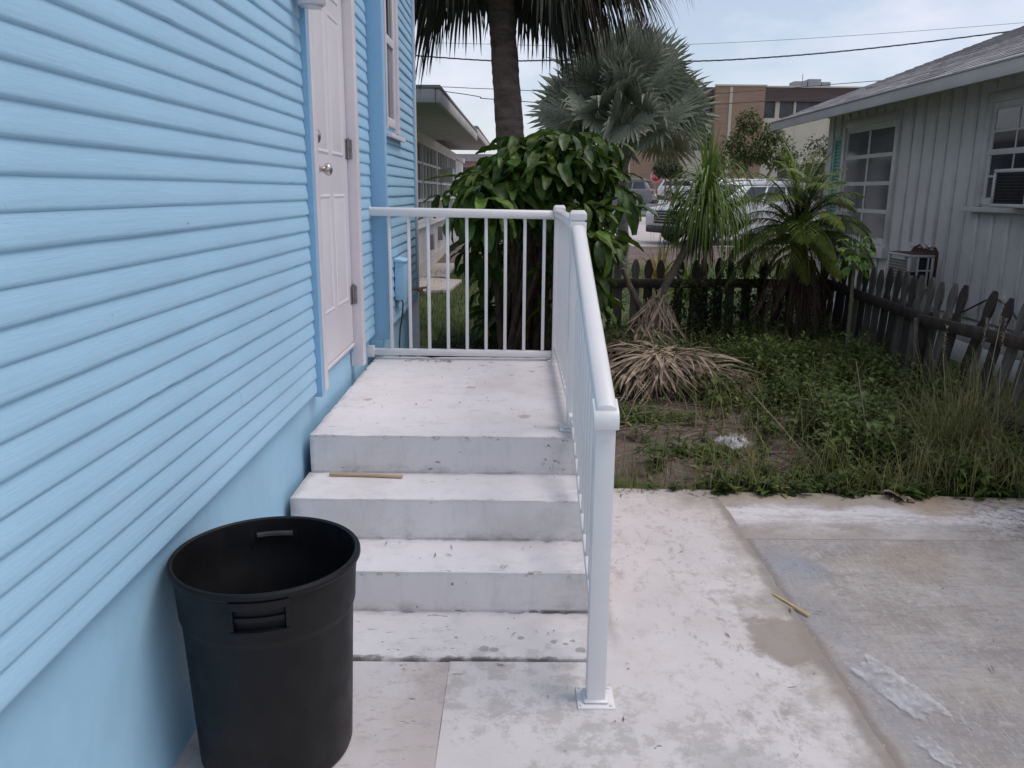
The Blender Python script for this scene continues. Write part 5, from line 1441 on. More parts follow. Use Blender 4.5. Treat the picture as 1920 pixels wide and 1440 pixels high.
dead_frond('ragged tan dead palm frond under the pile pointing to the concrete', (1.1, 6.5, .2), (1.00, 6.25, .20), (-.1, -1, -.1), (0, 0, 1), 22, .46, R(70), .8, 6)
dead_frond('grey brown dead palm frond at the left of the pile beside the bush', (.9, 6.9, .3), (.86, 6.6, .30), (.1, -.9, -.3), (0, 0, 1), 24, .46, R(65), .9, 7, M['skirt'])

# ------------------------------------------------------------------ weeds
def np_object(name, verts, faces4, m, parent=None, **tags):
    """fast joined mesh of quads (verts Nx3, faces Mx4)"""
    c = np.array([(verts[:, 0].min() + verts[:, 0].max()) / 2, (verts[:, 1].min() + verts[:, 1].max()) / 2, verts[:, 2].min()])
    me = bpy.data.meshes.new(name)
    n, k = len(verts), len(faces4)
    me.vertices.add(n); me.vertices.foreach_set('co', (verts - c).astype(np.float32).ravel())
    me.loops.add(4 * k); me.loops.foreach_set('vertex_index', faces4.astype(np.int32).ravel())
    me.polygons.add(k); me.polygons.foreach_set('loop_start', np.arange(0, 4 * k, 4, dtype=np.int32)); me.polygons.foreach_set('loop_total', np.full(k, 4, np.int32))
    me.update(calc_edges=True); me.validate()
    me.materials.append(m)
    o = bpy.data.objects.new(name, me)
    place(o, Matrix.Translation(c), parent)
    return tag(o, **tags)

def leaf_quads(P, D, L, W, fold=.18):
    """folded leaf of 2 quads at points P along D (N,3), lengths L, widths W (N,)"""
    D = D / np.linalg.norm(D, axis=1, keepdims=True)
    S = np.cross(D, np.array([0, 0, 1.0])); S /= np.maximum(np.linalg.norm(S, axis=1, keepdims=True), 1e-6)
    U = np.cross(S, D)
    L = L[:, None]; W = W[:, None]
    base = P; tip = P + D * L - np.array([0, 0, 1.0]) * L * .18; mid = P + D * L * .5 
    l_ = P + D * L * .42 - S * W / 2 + U * W * fold; r_ = P + D * L * .42 + S * W / 2 + U * W * fold
    n = len(P)
    v = np.stack([base, l_, tip, mid, r_], 1).reshape(-1, 3)
    i = np.arange(n)[:, None] * 5
    f = np.concatenate([i + np.array([[0, 3, 2, 1]]), i + np.array([[0, 4, 2, 3]])])
    return v, f

def soil_np(x, y): return np.array([max(soil_z(a, b), -.03) for a, b in zip(x, y)])

def scatter(n, dens, x0, x1, y0, y1):
    xs_, ys_ = [], []
    while len(xs_) < n:
        x = RNG.uniform(x0, x1, 4000); y = RNG.uniform(y0, y1, 4000)
        k = RNG.uniform(0, 1, 4000) < np.array([dens(a, b) for a, b in zip(x, y)])
        xs_ += x[k].tolist(); ys_ += y[k].tolist()
    return np.array(xs_[:n]), np.array(ys_[:n])

def fbm(x, y, s, o=0): return noise.noise(Vector((x * s, y * s, o)))
def yard_density(x, y):
    if y < 4.10 - .03 * (x - .5) or x < .40: return 0
    d = 1.0
    # trodden bare patch towards the steps
    ex = (x - 0.95) / 0.62; ey = (y - 4.95) / 0.80
    r_ = ex * ex + ey * ey + .9 * fbm(x, y, 2.2)
    if r_ < 1: d = .05
    elif r_ < 1.5: d = .35
    if y > 7.9: d *= .6
    if abs(x - 1.0) < .55 and 5.7 < y < 6.5: d *= .25
    return d * max(.02, min(1, .42 + 1.5 * fbm(x, y, 1.5, 7) + .7 * fbm(x, y, 4.1, 3)))

def weed_patch(n, dens, box_, hmin, hmax, lmin, lmax, nl, m, seed, name, label, wr=.5, el=(-.2, .9)):
    x, y = scatter(n, dens, *box_)
    z = soil_np(x, y)
    h = RNG.uniform(hmin, hmax, n) * (0.7 + .6 * np.array([max(0, fbm(a, b, 1.3, 2) + .4) for a, b in zip(x, y)]))
    h *= np.clip(.30 + .70 * (y - 4.12) / .75 + .35 * np.clip(x - 2.2, 0, 1), .3, 1.0) if name == 'weeds' else 1.0
    lean = RNG.normal(0, .22, (n, 2))
    P, D, L, W = [], [], [], []
    for k in range(nl):
        t_ = (k + .6) / nl
        t2 = t_ ** .8
        px = x + lean[:, 0] * h * t2; py = y + lean[:, 1] * h * t2; pz = z + h * t2
        az = k * 2.4 + RNG.uniform(0, 6.28, n); e = RNG.uniform(el[0], el[1], n) * (0.5 + .5 * t_)
        P.append(np.stack([px, py, pz], 1)); D.append(np.stack([np.cos(az) * np.cos(e), np.sin(az) * np.cos(e), np.sin(e)], 1))
        l = RNG.uniform(lmin, lmax, n) * (1.15 - .5 * t_); L.append(l); W.append(l * wr * RNG.uniform(.8, 1.2, n))
    v, f = leaf_quads(np.concatenate(P), np.concatenate(D), np.concatenate(L), np.concatenate(W))
    # stems: thin quads
    tx = x + lean[:, 0] * h; ty = y + lean[:, 1] * h
    s0 = np.stack([x - .0018, y, z], 1); s1 = np.stack([x + .0018, y, z], 1); s2 = np.stack([tx + .001, ty, z + h], 1); s3 = np.stack([tx - .001, ty, z + h], 1)
    vs = np.stack([s0, s1, s2, s3], 1).reshape(-1, 3); fs = np.arange(n * 4).reshape(-1, 4) + len(v)
    return np_object(name, np.concatenate([v, vs]), np.concatenate([f, fs]), m, label=label, kind='stuff')

YARD = (0.36, 3.16, 4.05, 8.4)
weed_patch(2300, yard_density, YARD, .04, .16, .035, .075, 9, M['weed'], 1, 'weeds', 'low dark green weeds covering the yard soil', .55)
weed_patch(1050, yard_density, YARD, .14, .34, .04, .085, 13, M['weed'], 2, 'weeds', 'leafy knee high weeds across the yard', .5)
weed_patch(520, lambda x, y: yard_density(x, y) * (1 if x > 1.3 else .3), YARD, .16, .40, .05, .10, 12, M['weed2'], 3, 'weeds', 'brighter leafy weeds standing above the others', .5)
weed_patch(170, lambda x, y: yard_density(x, y), YARD, .12, .34, .09, .15, 9, M['weed2'], 6, 'weeds', 'coarse broad leaved weeds scattered in the yard', .52, (-.5, .6))
weed_patch(420, lambda x, y: yard_density(x, y) + .1, YARD, .05, .22, .04, .09, 8, M['date_yellow'], 7, 'weeds', 'yellowed and dying weeds between the green ones', .35) if False else weed_patch(330, lambda x, y: yard_density(x, y) + .08, YARD, .04, .20, .04, .09, 7, M['dry_grass'], 7, 'weeds', 'straw coloured dying weeds between the green ones', .30)
def patchy(c):
    def f(x, y):
        return max([1.0 * math.exp(-((x - a) / ra) ** 2 - ((y - b) / rb) ** 2) for a, b, ra, rb in c])
    return f
weed_patch(520, patchy([(1.22, 4.78, .20, .12), (.80, 5.55, .28, .12), (1.55, 4.30, .35, .12), (.42, 4.4, .08, .2), (2.0, 4.25, .4, .12)]), (.36, 2.6, 4.10, 6.0), .03, .11, .025, .05, 12, M['weed2'], 4, 'weeds', 'small fresh green weed tufts on the bare soil', .5)
weed_patch(1300, lambda x, y: (1 if x < .25 else .5) * (.25 if y < 6.2 else 1), (-.80, .40, 5.3, 8.6), .03, .18, .03, .07, 9, M['weed'], 5, 'weeds', 'low weeds under the big bush behind the railing', .5)

def blades(n, dens, box_, hmin, hmax, w, m, name, label, lean=.35, zf=None):
    x, y = scatter(n, dens, *box_)
    z = zf(x, y) if zf else soil_np(x, y)
    h = RNG.uniform(hmin, hmax, n); az = RNG.uniform(0, 6.28, n); ln = RNG.uniform(.05, lean * 2, n) * h
    dx, dy = np.cos(az), np.sin(az); sx, sy = -dy * w / 2, dx * w / 2
    b0 = np.stack([x - sx, y - sy, z], 1); b1 = np.stack([x + sx, y + sy, z], 1)
    m0 = np.stack([x - sx * .8 + dx * ln * .35, y - sy * .8 + dy * ln * .35, z + h * .6], 1); m1 = np.stack([x + sx * .8 + dx * ln * .35, y + sy * .8 + dy * ln * .35, z + h * .6], 1)
    t0 = np.stack([x + dx * ln - sx * .1, y + dy * ln - sy * .1, z + h], 1); t1 = np.stack([x + dx * ln + sx * .1, y + dy * ln + sy * .1, z + h], 1)
    v = np.stack([b0, b1, m1, m0, t1, t0], 1).reshape(-1, 3)
    i = np.arange(n)[:, None] * 6
    f = np.concatenate([i + np.array([[0, 1, 2, 3]]), i + np.array([[3, 2, 4, 5]])])
    return np_object(name, v, f, m, label=label, kind='stuff')
blades(9000, lambda x, y: 1, (-1.7, 0.3, 8.3, 16), .03, .09, .006, M['lawn_blade'], 'grass', 'short green lawn between the cottage and the bush', zf=lambda x, y: np.array([zt(b) for b in y]))
blades(9000, lambda x, y: 1, (0.4, 5.5, 8.7, 17), .03, .10, .007, M['lawn_blade'], 'grass', 'short green lawn beyond the back picket fence', zf=lambda x, y: np.array([zt(b) for b in y]))
blades(3600, lambda x, y: max(yard_density(x, y), .25 if x > 1.2 else .05), YARD, .10, .36, .005, M['dry_grass'], 'grass', 'thin straw coloured grass among the weeds', .6)
blades(700, lambda x, y: 1 if (x > 2.0 or RNG.random() < .25) else .12, (.38, 3.1, 4.08, 4.35), .05, .28, .005, M['dry_grass'], 'grass', 'thin grass along the edge of the concrete', .8)

# tall grass clump with seed plumes by the right edge
rr = random.Random(99)
for ci, (gc, n, Lr, label) in enumerate((((2.62, 4.62), 330, (.45, .85), 'tall clump of arching grass at the slab edge by the right border'), ((3.02, 4.95), 200, (.45, .80), 'tall grass clump with tan seed plumes before the leaning pickets'))):
    gt = thing('grass_clump', (gc[0], gc[1], 0), label, 'grass clump')
    mb = MB()
    for k in range(n):
        az = rr.uniform(0, 2 * PI); p = V3(gc[0] + rr.gauss(0, .10), gc[1] + rr.gauss(0, .09), 0)
        strip(mb, p, az_el(az, R(rr.uniform(38, 88))), rr.uniform(*Lr), rr.uniform(.004, .008), 7, rr.uniform(.6, 2.2), 0, 'grass')
    tag(mb.build('blades', M['dry_grass'], gt), kind='stuff')
    if ci == 1:
        for (px, py, h, dx) in ((2.95, 5.0, .78, .05), (3.03, 4.9, .66, -.06), (3.10, 5.0, .70, .10), (2.80, 5.05, .58, -.10), (3.0, 5.15, .62, 0)):
            mb = MB(); top = V3(px + dx, py, h)
            mb.tube([(px, py, 0), (px + dx * .5, py, h * .5), top], .0025, 4)
            for q in range(90):
                p = top + V3(0, 0, rr.uniform(-.02, .17)); a = rr.uniform(0, 2 * PI)
                strip(mb, p, az_el(a, R(rr.uniform(0, 60))), rr.uniform(.018, .030), .004, 2, .4, 0, 'grass')
            mb.build('seed_plume', M['plume'], gt)

# twigs, litter, rubbish
mb = MB()
for k in range(330):
    x = rr.uniform(.42, 1.75) if k < 150 else rr.uniform(1.2, 3.0); y = rr.uniform(4.2, 5.9) if k < 150 else rr.uniform(4.3, 7.4); a = rr.uniform(0, PI); l = rr.uniform(.04, .30)
    z = max(soil_z(x, y), -.03) + .012; q = V3(x, y, z); d = az_el(a, rr.uniform(-.05, .12)); pts = [q.copy()]
    for s in range(3):
        q = q + d * l / 3; d = (d + V3(rr.uniform(-.3, .3), rr.uniform(-.3, .3), 0)).normalized(); pts.append(q.copy())
    mb.tube(pts, rr.uniform(.0015, .0042), 4)
for k in range(26):
    x = .42 + rr.uniform(0, .35); y = 5.2 + rr.uniform(-.2, .5); q = V3(x, y, .03); d = az_el(rr.uniform(0, 2 * PI), rr.uniform(0, .6)); pts = [q.copy()]
    for s in range(5):
        q = q + d * .07; d = (d + V3(rr.uniform(-.4, .4), rr.uniform(-.4, .4), -.15)).normalized(); q.z = max(q.z, .006); pts.append(q.copy())
    mb.tube(pts, .003, 4)
tag(mb.build('twigs', M['twig']), 'scattered bleached twigs on the bare soil', kind='stuff')
for k, (p, label) in enumerate((((1.75, 4.5), 'long thin dry stalk leaning up out of the weeds near the slab'), ((2.15, 4.7), 'tall thin dry stalk rising through the weeds left of the grass clump'), ((2.35, 6.3), 'fallen dry stem lying across the weeds before the pickets'))):
    q = V3(p[0], p[1], 0); d = [az_el(2.4, .75), az_el(1.9, 1.25), az_el(-.5, .25)][k]
    tag(MB().tube([q, q + d * .3, q + d * .62 + V3(0, 0, -.03)], [.004, .0035, .002], 5).build('dry_stalk', M['twig'], None, smooth=True), label, 'stalk')
litter = MB()
def flake(x, y, z, s):
    a = rr.uniform(0, PI); c, n_ = math.cos(a), math.sin(a); l = s * rr.choice((.5, .7, .9, 1.6, 2.4)) * rr.uniform(.7, 1.2); w = s * rr.uniform(.10, .32)
    litter.add([(x + (u * l * c - v * w * n_), y + (u * l * n_ + v * w * c), z + h) for u, v, h in ((-1, 0, .001), (-.2, -1, .003), (1, .1, .002), (.1, 1, .004))], [(0, 1, 2, 3)])
for k in range(80):
    flake(rr.uniform(-.2, 1.9), rr.uniform(1.7, 4.1), .004, .008 * rr.choice((.6, .8, 1, 1.5)))
for k in range(34): flake(.37 + abs(rr.gauss(0, .05)), rr.uniform(2.4, 4.1), .004, .009)
for k in range(60): flake(rr.uniform(.45, 2.6), 4.06 + rr.gauss(0, .03), .004, .018)
for k in range(45): flake(rr.uniform(-.85, .2), rr.uniform(3.45, 5.0), .514, .009)
for k in range(14): flake(-.55 + rr.uniform(-.15, .15), 4.99 + rr.uniform(-.03, .02), .515, .020)
for k in range(12): flake(rr.uniform(-.6, .2), rr.uniform(2.82, 3.05), .173, .010)
for k in range(12): flake(rr.uniform(-.5, .2), rr.uniform(2.5, 2.76), .015, .010)
tag(litter.build('leaf_litter', M['litter']), 'specks of dry leaf litter on the concrete', kind='stuff')
lb = MB()
for k in range(7):
    strip(lb, V3(2.01, 4.015, .006), az_el(k * .95, R(rr.uniform(-5, 45))), rr.uniform(.05, .11), .035, 4, 1.2, .25, 'leaf')
tag(lb.build('dry_leaf', M['litter']), 'curled brown dry leaf at the back edge of the concrete', 'leaf')

def lath(label, pts, w, h, m):
    mb = MB(); vs = []
    pts = [Vector(p) for p in pts]
    for i, p in enumerate(pts):
        d = (pts[min(i + 1, len(pts) - 1)] - pts[max(i - 1, 0)]).normalized(); s = V3(-d.y, d.x, 0)
        vs += [p - s * w / 2, p + s * w / 2, p + s * w / 2 + V3(0, 0, h), p - s * w / 2 + V3(0, 0, h)]
    n = len(pts)
    mb.add(vs, [(3, 2, 1, 0), tuple((n - 1) * 4 + k for k in range(4))] + [(i * 4 + k, i * 4 + (k + 1) % 4, i * 4 + 4 + (k + 1) % 4, i * 4 + 4 + k) for i in range(n - 1) for k in range(4)])
    return tag(mb.build('wood_strip', m, None, bevel=0.0015, seg=1), label, 'wood strip')
lath('bare wooden strip lying on the upper step tread by the riser', [(-.80, 3.345, .343), (-.65, 3.340, .343), (-.48, 3.325, .343)], .017, .011, M['wood'])
lath('yellowish curved wooden strip lying on the grey concrete', [(1.035, 2.955, .002), (1.062, 2.900, .003), (1.088, 2.850, .003), (1.118, 2.790, .002)], .012, .005, M['wood_y'])

def crumple(name, label, c, sx, sy, sz, rot, seed, hole=0.0):
    r2 = random.Random(seed); mb = MB(); n = 16; vs = []
    for i in range(n + 1):
        for j in range(n + 1):
            u, v = i / n - .5, j / n - .5
            h = abs(noise.noise(Vector((u * 6 + seed, v * 6, 0)))) * .8 + abs(noise.noise(Vector((u * 9 + seed, v * 9, 4)))) * .25
            e = 1 - max(abs(u), abs(v)) * 1.6
            w = Vector((u * sx * (1 + .35 * noise.noise(Vector((v * 4, seed, 1)))), v * sy * (1 + .35 * noise.noise(Vector((u * 4, seed, 2)))), .004 + sz * h * max(.15, e + .5)))
            vs.append(Matrix.Rotation(rot, 3, 'Z') @ w + Vector(c))
    fs = [(i * (n + 1) + j, (i + 1) * (n + 1) + j, (i + 1) * (n + 1) + j + 1, i * (n + 1) + j + 1) for i in range(n) for j in range(n)
          if not (hole and ((i - n * .55) ** 2 + (j - n * .45) ** 2) < (hole * n) ** 2)]
    mb.add(vs, fs)
    return tag(mb.build(name, M['plastic'], None, smooth=True, ang=180), label, 'plastic bag')
crumple('plastic_bag', 'crumpled clear plastic bag on the weeds at the edge of the bare soil', (1.33, 4.72, .07), .17, .20, .10, .5, 3, .2)
crumple('plastic_wrapper', 'flattened clear plastic wrapper on the grey concrete', (1.235, 2.34, -.004), .13, .30, .030, .35, 8)
crumple('plastic_scrap', 'small flat scrap of clear plastic at the bottom right of the grey concrete', (1.22, 2.03, -.004), .06, .12, .010, .3, 9)
# white pipe elbow lying by the house corner
tag(MB().tube([(-.80, 6.95, .02), (-.74, 6.75, .02), (-.69, 6.55, .03), (-.60, 6.60, .10)], .017, 8).build('plastic_pipe', M['pvc'], None, smooth=True), 'white plastic pipe on the ground by the corner of the blue house', 'pipe')

# ------------------------------------------------------------------ vehicles
def suv(label, loc, heading, paint, L=4.7, W=1.88, H=1.74):
    """x forward, wheels on z=0 of its own frame"""
    X = Matrix.Translation(loc) @ Matrix.Rotation(heading, 4, 'Z')
    c = thing('parked_car', loc, label, 'car', 'cars parked by the street')
    k = L / 4.7; h = H / 1.74; hw = W / 2
    fx, rx = 1.45 * k, -1.35 * k; wr = .37 * h
    def arch(cx, a0=180, a1=0, n=8, r=.43 * h):
        return [(cx + r * math.cos(R(a0 + (a1 - a0) * i / n)), .34 * h + r * math.sin(R(a0 + (a1 - a0) * i / n))) for i in range(n + 1)]
    lower = [(-2.30 * k, .42 * h)] + arch(rx, 180, 0) + [(rx + .5, .30 * h), (fx - .5, .30 * h)] + arch(fx, 180, 0) + [(2.20 * k, .34 * h), (2.33 * k, .48 * h), (2.34 * k, .80 * h), (2.22 * k, .98 * h), (1.35 * k, 1.12 * h), (.95 * k, 1.14 * h), (-2.24 * k, 1.16 * h), (-2.33 * k, .95 * h), (-2.34 * k, .55 * h)]
    mb = MB(); mb.prism(lower, 'y', -hw, hw)
    body = mb.build('body', paint, c, bevel=.07, seg=3, ang=25, xf=X)
    # cabin: glass band with pillars, tapering to the roof
    def ring(pts, y): return [(x, y, z) for x, z in pts]
    cab0 = [(1.0 * k, 1.13 * h), (-2.20 * k, 1.15 * h)]; cab1 = [(.25 * k, 1.62 * h), (-1.92 * k, 1.66 * h)]
    y0, y1 = hw - .06, hw - .26
    mb = MB()
    mb.add([(cab0[0][0], -y0, cab0[0][1]), (cab0[0][0], y0, cab0[0][1]), (cab0[1][0], y0, cab0[1][1]), (cab0[1][0], -y0, cab0[1][1]),
            (cab1[0][0], -y1, cab1[0][1]), (cab1[0][0], y1, cab1[0][1]), (cab1[1][0], y1, cab1[1][1]), (cab1[1][0], -y1, cab1[1][1])],
           [(3, 2, 1, 0), (4, 5, 6, 7), (0, 1, 5, 4), (1, 2, 6, 5), (2, 3, 7, 6), (3, 0, 4, 7)])
    mb.build('cabin', paint, c, bevel=.05, seg=2, xf=X)
    mb = MB(); mb.prism([(.32 * k, 1.615 * h), (.15 * k, 1.70 * h), (-.8 * k, 1.745 * h), (-1.75 * k, 1.735 * h), (-2.08 * k, 1.66 * h), (-1.92 * k, 1.63 * h)], 'y', -y1 - .03, y1 + .03)
    mb.build('roof', paint, c, bevel=.04, seg=2, xf=X)
    for s in (-1, 1):
        mb = MB(); mb.tube([(.0, s * (y1 - .02), 1.75 * h), (-.8 * k, s * (y1 - .02), 1.80 * h), (-1.7 * k, s * (y1 - .02), 1.77 * h)], .022, 6)
        mb.build('roof_rail', M['rim'], c, smooth=True, xf=X)
    def quad(name, pts, m, off):
        n_ = (Vector(pts[1]) - Vector(pts[0])).cross(Vector(pts[2]) - Vector(pts[0])).normalized() * off
        mb = MB(); v = [Vector(p) for p in pts]
        mb.add([p + n_ for p in v] + [p - n_ * .5 for p in v], [(0, 1, 2, 3), (7, 6, 5, 4), (0, 4, 5, 1), (1, 5, 6, 2), (2, 6, 7, 3), (3, 7, 4, 0)])
        return mb.build(name, m, c, xf=X)
    def lerp(a, b, t_): return tuple(a[i] + (b[i] - a[i]) * t_ for i in range(3))
    def panel(name, A, B, C_, D_, u0, u1, v0, v1, m, off=.012):
        P = lambda u, v: lerp(lerp(A, B, u), lerp(D_, C_, u), v)
        return quad(name, [P(u0, v0), P(u1, v0), P(u1, v1), P(u0, v1)], m, off)
    g = M['glass']
    A, B = (cab0[0][0], y0, cab0[0][1]), (cab0[0][0], -y0, cab0[0][1]); C_, D_ = (cab1[0][0], -y1, cab1[0][1]), (cab1[0][0], y1, cab1[0][1])
    panel('windscreen', B, A, D_, C_, .06, .94, .08, .94, g)
    A2, B2 = (cab0[1][0], y0, cab0[1][1]), (cab0[1][0], -y0, cab0[1][1]); C2, D2 = (cab1[1][0], -y1, cab1[1][1]), (cab1[1][0], y1, cab1[1][1])
    panel('rear_window', A2, B2, C2, D2, .10, .90, .12, .90, g)
    panel('window', A, A2, D2, D_, .13, .38, .10, .88, g); panel('window', A, A2, D2, D_, .41, .66, .10, .88, g); panel('window', A, A2, D2, D_, .69, .93, .12, .86, g)
    panel('window', B2, B, C_, C2, .07, .31, .12, .86, g); panel('window', B2, B, C_, C2, .34, .59, .10, .88, g); panel('window', B2, B, C_, C2, .62, .87, .10, .88, g)
    for s in (-1, 1):
        for wx in (fx, rx):
            mb = MB(); mb.lathe([(0, -.11), (wr - .06, -.11), (wr, -.08), (wr, .08), (wr - .06, .11), (0, .11)], 0, 0, 20)
            w = mb.build('wheel', M['tyre'], c, smooth=True, ang=40, xf=X @ Matrix.Translation((wx, s * (hw - .10), wr)) @ Matrix.Rotation(R(90), 4, 'X'))
            mb = MB(); mb.lathe([(0, .115), (.05, .125), (.08, .105), (wr * .62, .118), (wr * .68, .10)], 0, 0, 14)
            mb.build('rim', M['rim'], w, smooth=True, ang=40, xf=X @ Matrix.Translation((wx, s * (hw - .10), wr)) @ Matrix.Rotation(R(-90 * s), 4, 'X'))
        mb = MB(); mb.box(2.12 * k, 2.335 * k, s * (hw - .42) - .18, s * (hw - .42) + .18, .78 * h, .93 * h); mb.build('headlight', M['lens'], c, bevel=.03, xf=X)
        mb = MB(); mb.box(-2.36 * k, -2.14 * k, s * (hw - .14) - .13, s * (hw - .14) + .13, .92 * h, 1.10 * h); mb.build('taillight', M['tail'], c, bevel=.03, xf=X)
        mb = MB(); mb.box(.72 * k, .92 * k, s * (hw + .10) - .09, s * (hw + .10) + .09, 1.14 * h, 1.28 * h); mb.build('wing_mirror', paint, c, bevel=.03, xf=X)
        for dx in (.05, -.95):
            mb = MB(); mb.box(dx * k - .12, dx * k + .08, s * hw - .02, s * hw + .03, 1.0 * h, 1.03 * h); mb.build('door_handle', M['rim'], c, xf=X)
    gr = MB(); gr.box(2.30 * k, 2.355 * k, -.50, .50, .56 * h, .92 * h); gr = gr.build('grille', M['car_dark'], c, bevel=.02, xf=X)
    for j in range(4):
        mb = MB(); mb.box(2.35 * k, 2.37 * k, -.46, .46, (.62 + .075 * j) * h, (.64 + .075 * j) * h); mb.build('grille_bar', M['rim'], gr, xf=X)
    mb = MB(); mb.box(2.20 * k, 2.40 * k, -hw + .12, hw - .12, .30 * h, .50 * h); mb.build('bumper', M['car_dark'], c, bevel=.05, xf=X)
    mb = MB(); mb.box(-2.42 * k, -2.2 * k, -hw + .10, hw - .10, .36 * h, .58 * h); mb.build('bumper', M['car_dark'], c, bevel=.05, xf=X)
    mb = MB(); mb.box(-2.372 * k, -2.34 * k, -.26, .26, .78 * h, .90 * h); mb.build('number_plate', M['sign_white'], c, xf=X)
    return c
suv('large white sport utility vehicle half hidden by the palms, its black grille to the left', (6.30, 24.2, zt(24.2) + .01), R(180 + 24), M['white_car'], 4.75, 1.94, 1.76)
suv('grey sport utility vehicle on the street seen past the bush', (5.75, 49.2, zt(49.2) + .01), R(180 - 18), M['grey_car'], 4.8, 1.9, 1.72)
suv('small white car with a red tail lamp on the far side of the street', (13.55, 66.0, zt(66) + .13), R(-22), M['white_car'], 4.6, 1.85, 1.60)

# ------------------------------------------------------------------ stop sign
ss = thing('stop_sign', (10.6, 64, zt(64)), 'red octagonal stop sign beside the round tree in front of the brown building', 'sign')
MB().tube([(10.55, 64.03, zt(64)), (10.62, 64.03, 3.1)], .04, 8).build('post', M['post_far'], ss)
o8 = [(10.62 + .40 * math.cos(R(22.5 + 45 * i)), 2.74 + .40 * math.sin(R(22.5 + 45 * i))) for i in range(8)]
i8 = [(10.62 + .435 * math.cos(R(22.5 + 45 * i)), 2.74 + .435 * math.sin(R(22.5 + 45 * i))) for i in range(8)]
MB().prism(i8, 'y', 63.985, 63.998).build('border', M['sign_white'], ss)
MB().prism(o8, 'y', 63.975, 63.984).build('plate', M['sign_red'], ss)
tx = bpy.data.curves.new('lettering', 'FONT'); tx.body = 'STOP'; tx.size = .34; tx.align_x = 'CENTER'; tx.align_y = 'CENTER'; tx.extrude = .002
_t = bpy.data.objects.new('text_source', tx); _tm = bpy.data.meshes.new_from_object(_t); bpy.data.objects.remove(_t)
to = bpy.data.objects.new('lettering', _tm); _tm.materials.clear(); _tm.materials.append(M['sign_white'])
place(to, Matrix.Translation((10.62, 63.970, 2.74)) @ Matrix.Rotation(R(90), 4, 'X'), ss)

# ------------------------------------------------------------------ brown office building
ob = thing('office_building', (20, 80, zt(80)), 'brown brick office building with cream bands and dark windows across the street', 'building')
Y0 = 78.0; zg = zt(78) - .2
def ob_box(name, m, x0, x1, yo, d, z0, z1, par=None): return MB().box(x0, x1, Y0 + yo, Y0 + yo + d, z0, z1).build(name, m, par or ob)
ob_box('brick_wall', M['brick_far'], 9.2, 15.0, 0, 14, zg, 11.0)
ob_box('brick_wall', M['brick_far'], 18.0, 22.5, 0, 14, zg, 11.0)
ob_box('brick_wall', M['brick_far'], 31.5, 48, -.5, 14, zg, 11.1)
for x in (10.35, 19.4, 33.0): ob_box('pilaster_strip', M['cream'], x - .13, x + .13, -.06, .05, zg, 10.9)
ob_box('parapet', M['cream'], 9.1, 15.1, -.08, .2, 11.0, 11.14); ob_box('parapet', M['cream'], 17.9, 22.6, -.08, .2, 11.0, 11.14)
# recessed bay between the brick blocks
ob_box('spandrel', M['brown_spandrel'], 15.0, 18.0, .8, .3, 9.9, 11.0)
ob_box('window', M['office_glass'], 15.0, 18.0, 1.0, .2, 8.25, 9.9)
ob_box('cream_band', M['cream'], 15.0, 18.0, .7, .4, 6.9, 8.25)
ob_box('window', M['office_glass'], 15.0, 18.0, 1.0, .2, 5.4, 6.9)
ob_box('cream_band', M['cream'], 15.0, 18.0, .7, .4, zg, 5.4)
ob_box('cream_band', M['cream'], 18.0, 22.5, -.10, .09, zg, 3.0)
# right wing
ob_box('spandrel', M['brown_spandrel'], 22.5, 31.5, .3, .4, 9.75, 10.95)
ob_box('parapet', M['cream'], 22.5, 31.5, .2, .5, 10.95, 11.08)
for i in range(6):
    x = 22.55 + i * 1.5
    ob_box('window', M['office_glass'], x + .0, x + 1.45, .7, .1, 8.3, 9.75)
    if i in (0, 1, 3): ob_box('mullion', M['cream'], x + 1.1 if i == 0 else x + 1.3, x + 1.5, .55, .14, 8.3, 9.75)
ob_box('cream_band', M['cream'], 22.5, 31.5, .35, .5, 4.6, 8.3)
ob_box('soffit', M['brown_spandrel'], 22.5, 31.5, .6, .2, 3.6, 4.6)
ob_box('cream_band', M['cream'], 22.5, 31.5, .1, .5, 4.35, 4.6)
ob_box('cream_band', M['cream'], 22.5, 24.2, .2, .5, zg, 4.35)
ob_box('column', M['cream'], 26.0, 26.6, -.2, .5, zg, 4.35)
ob_box('window', M['office_glass'], 24.2, 31.5, .9, .1, zg, 3.6)
for x in (25.5, 28.5): ob_box('joint', M['soffit'], x - .03, x + .03, .335, .02, 4.6, 8.3)
for (x0, x1, h) in ((26.0, 27.2, .55), (27.3, 28.5, .75), (28.6, 29.4, .5)):
    u = ob_box('rooftop_unit', M['roof_unit'], x0, x1, 3, 1.5, 10.95, 11.3 + h)
ob_box('antenna', M['post_far'], 26.55, 26.6, 2.5, .05, 10.95, 12.4)
ob_box('core', M['brick_far'], 15.0, 31.5, 1.2, 12, zg, 10.9)

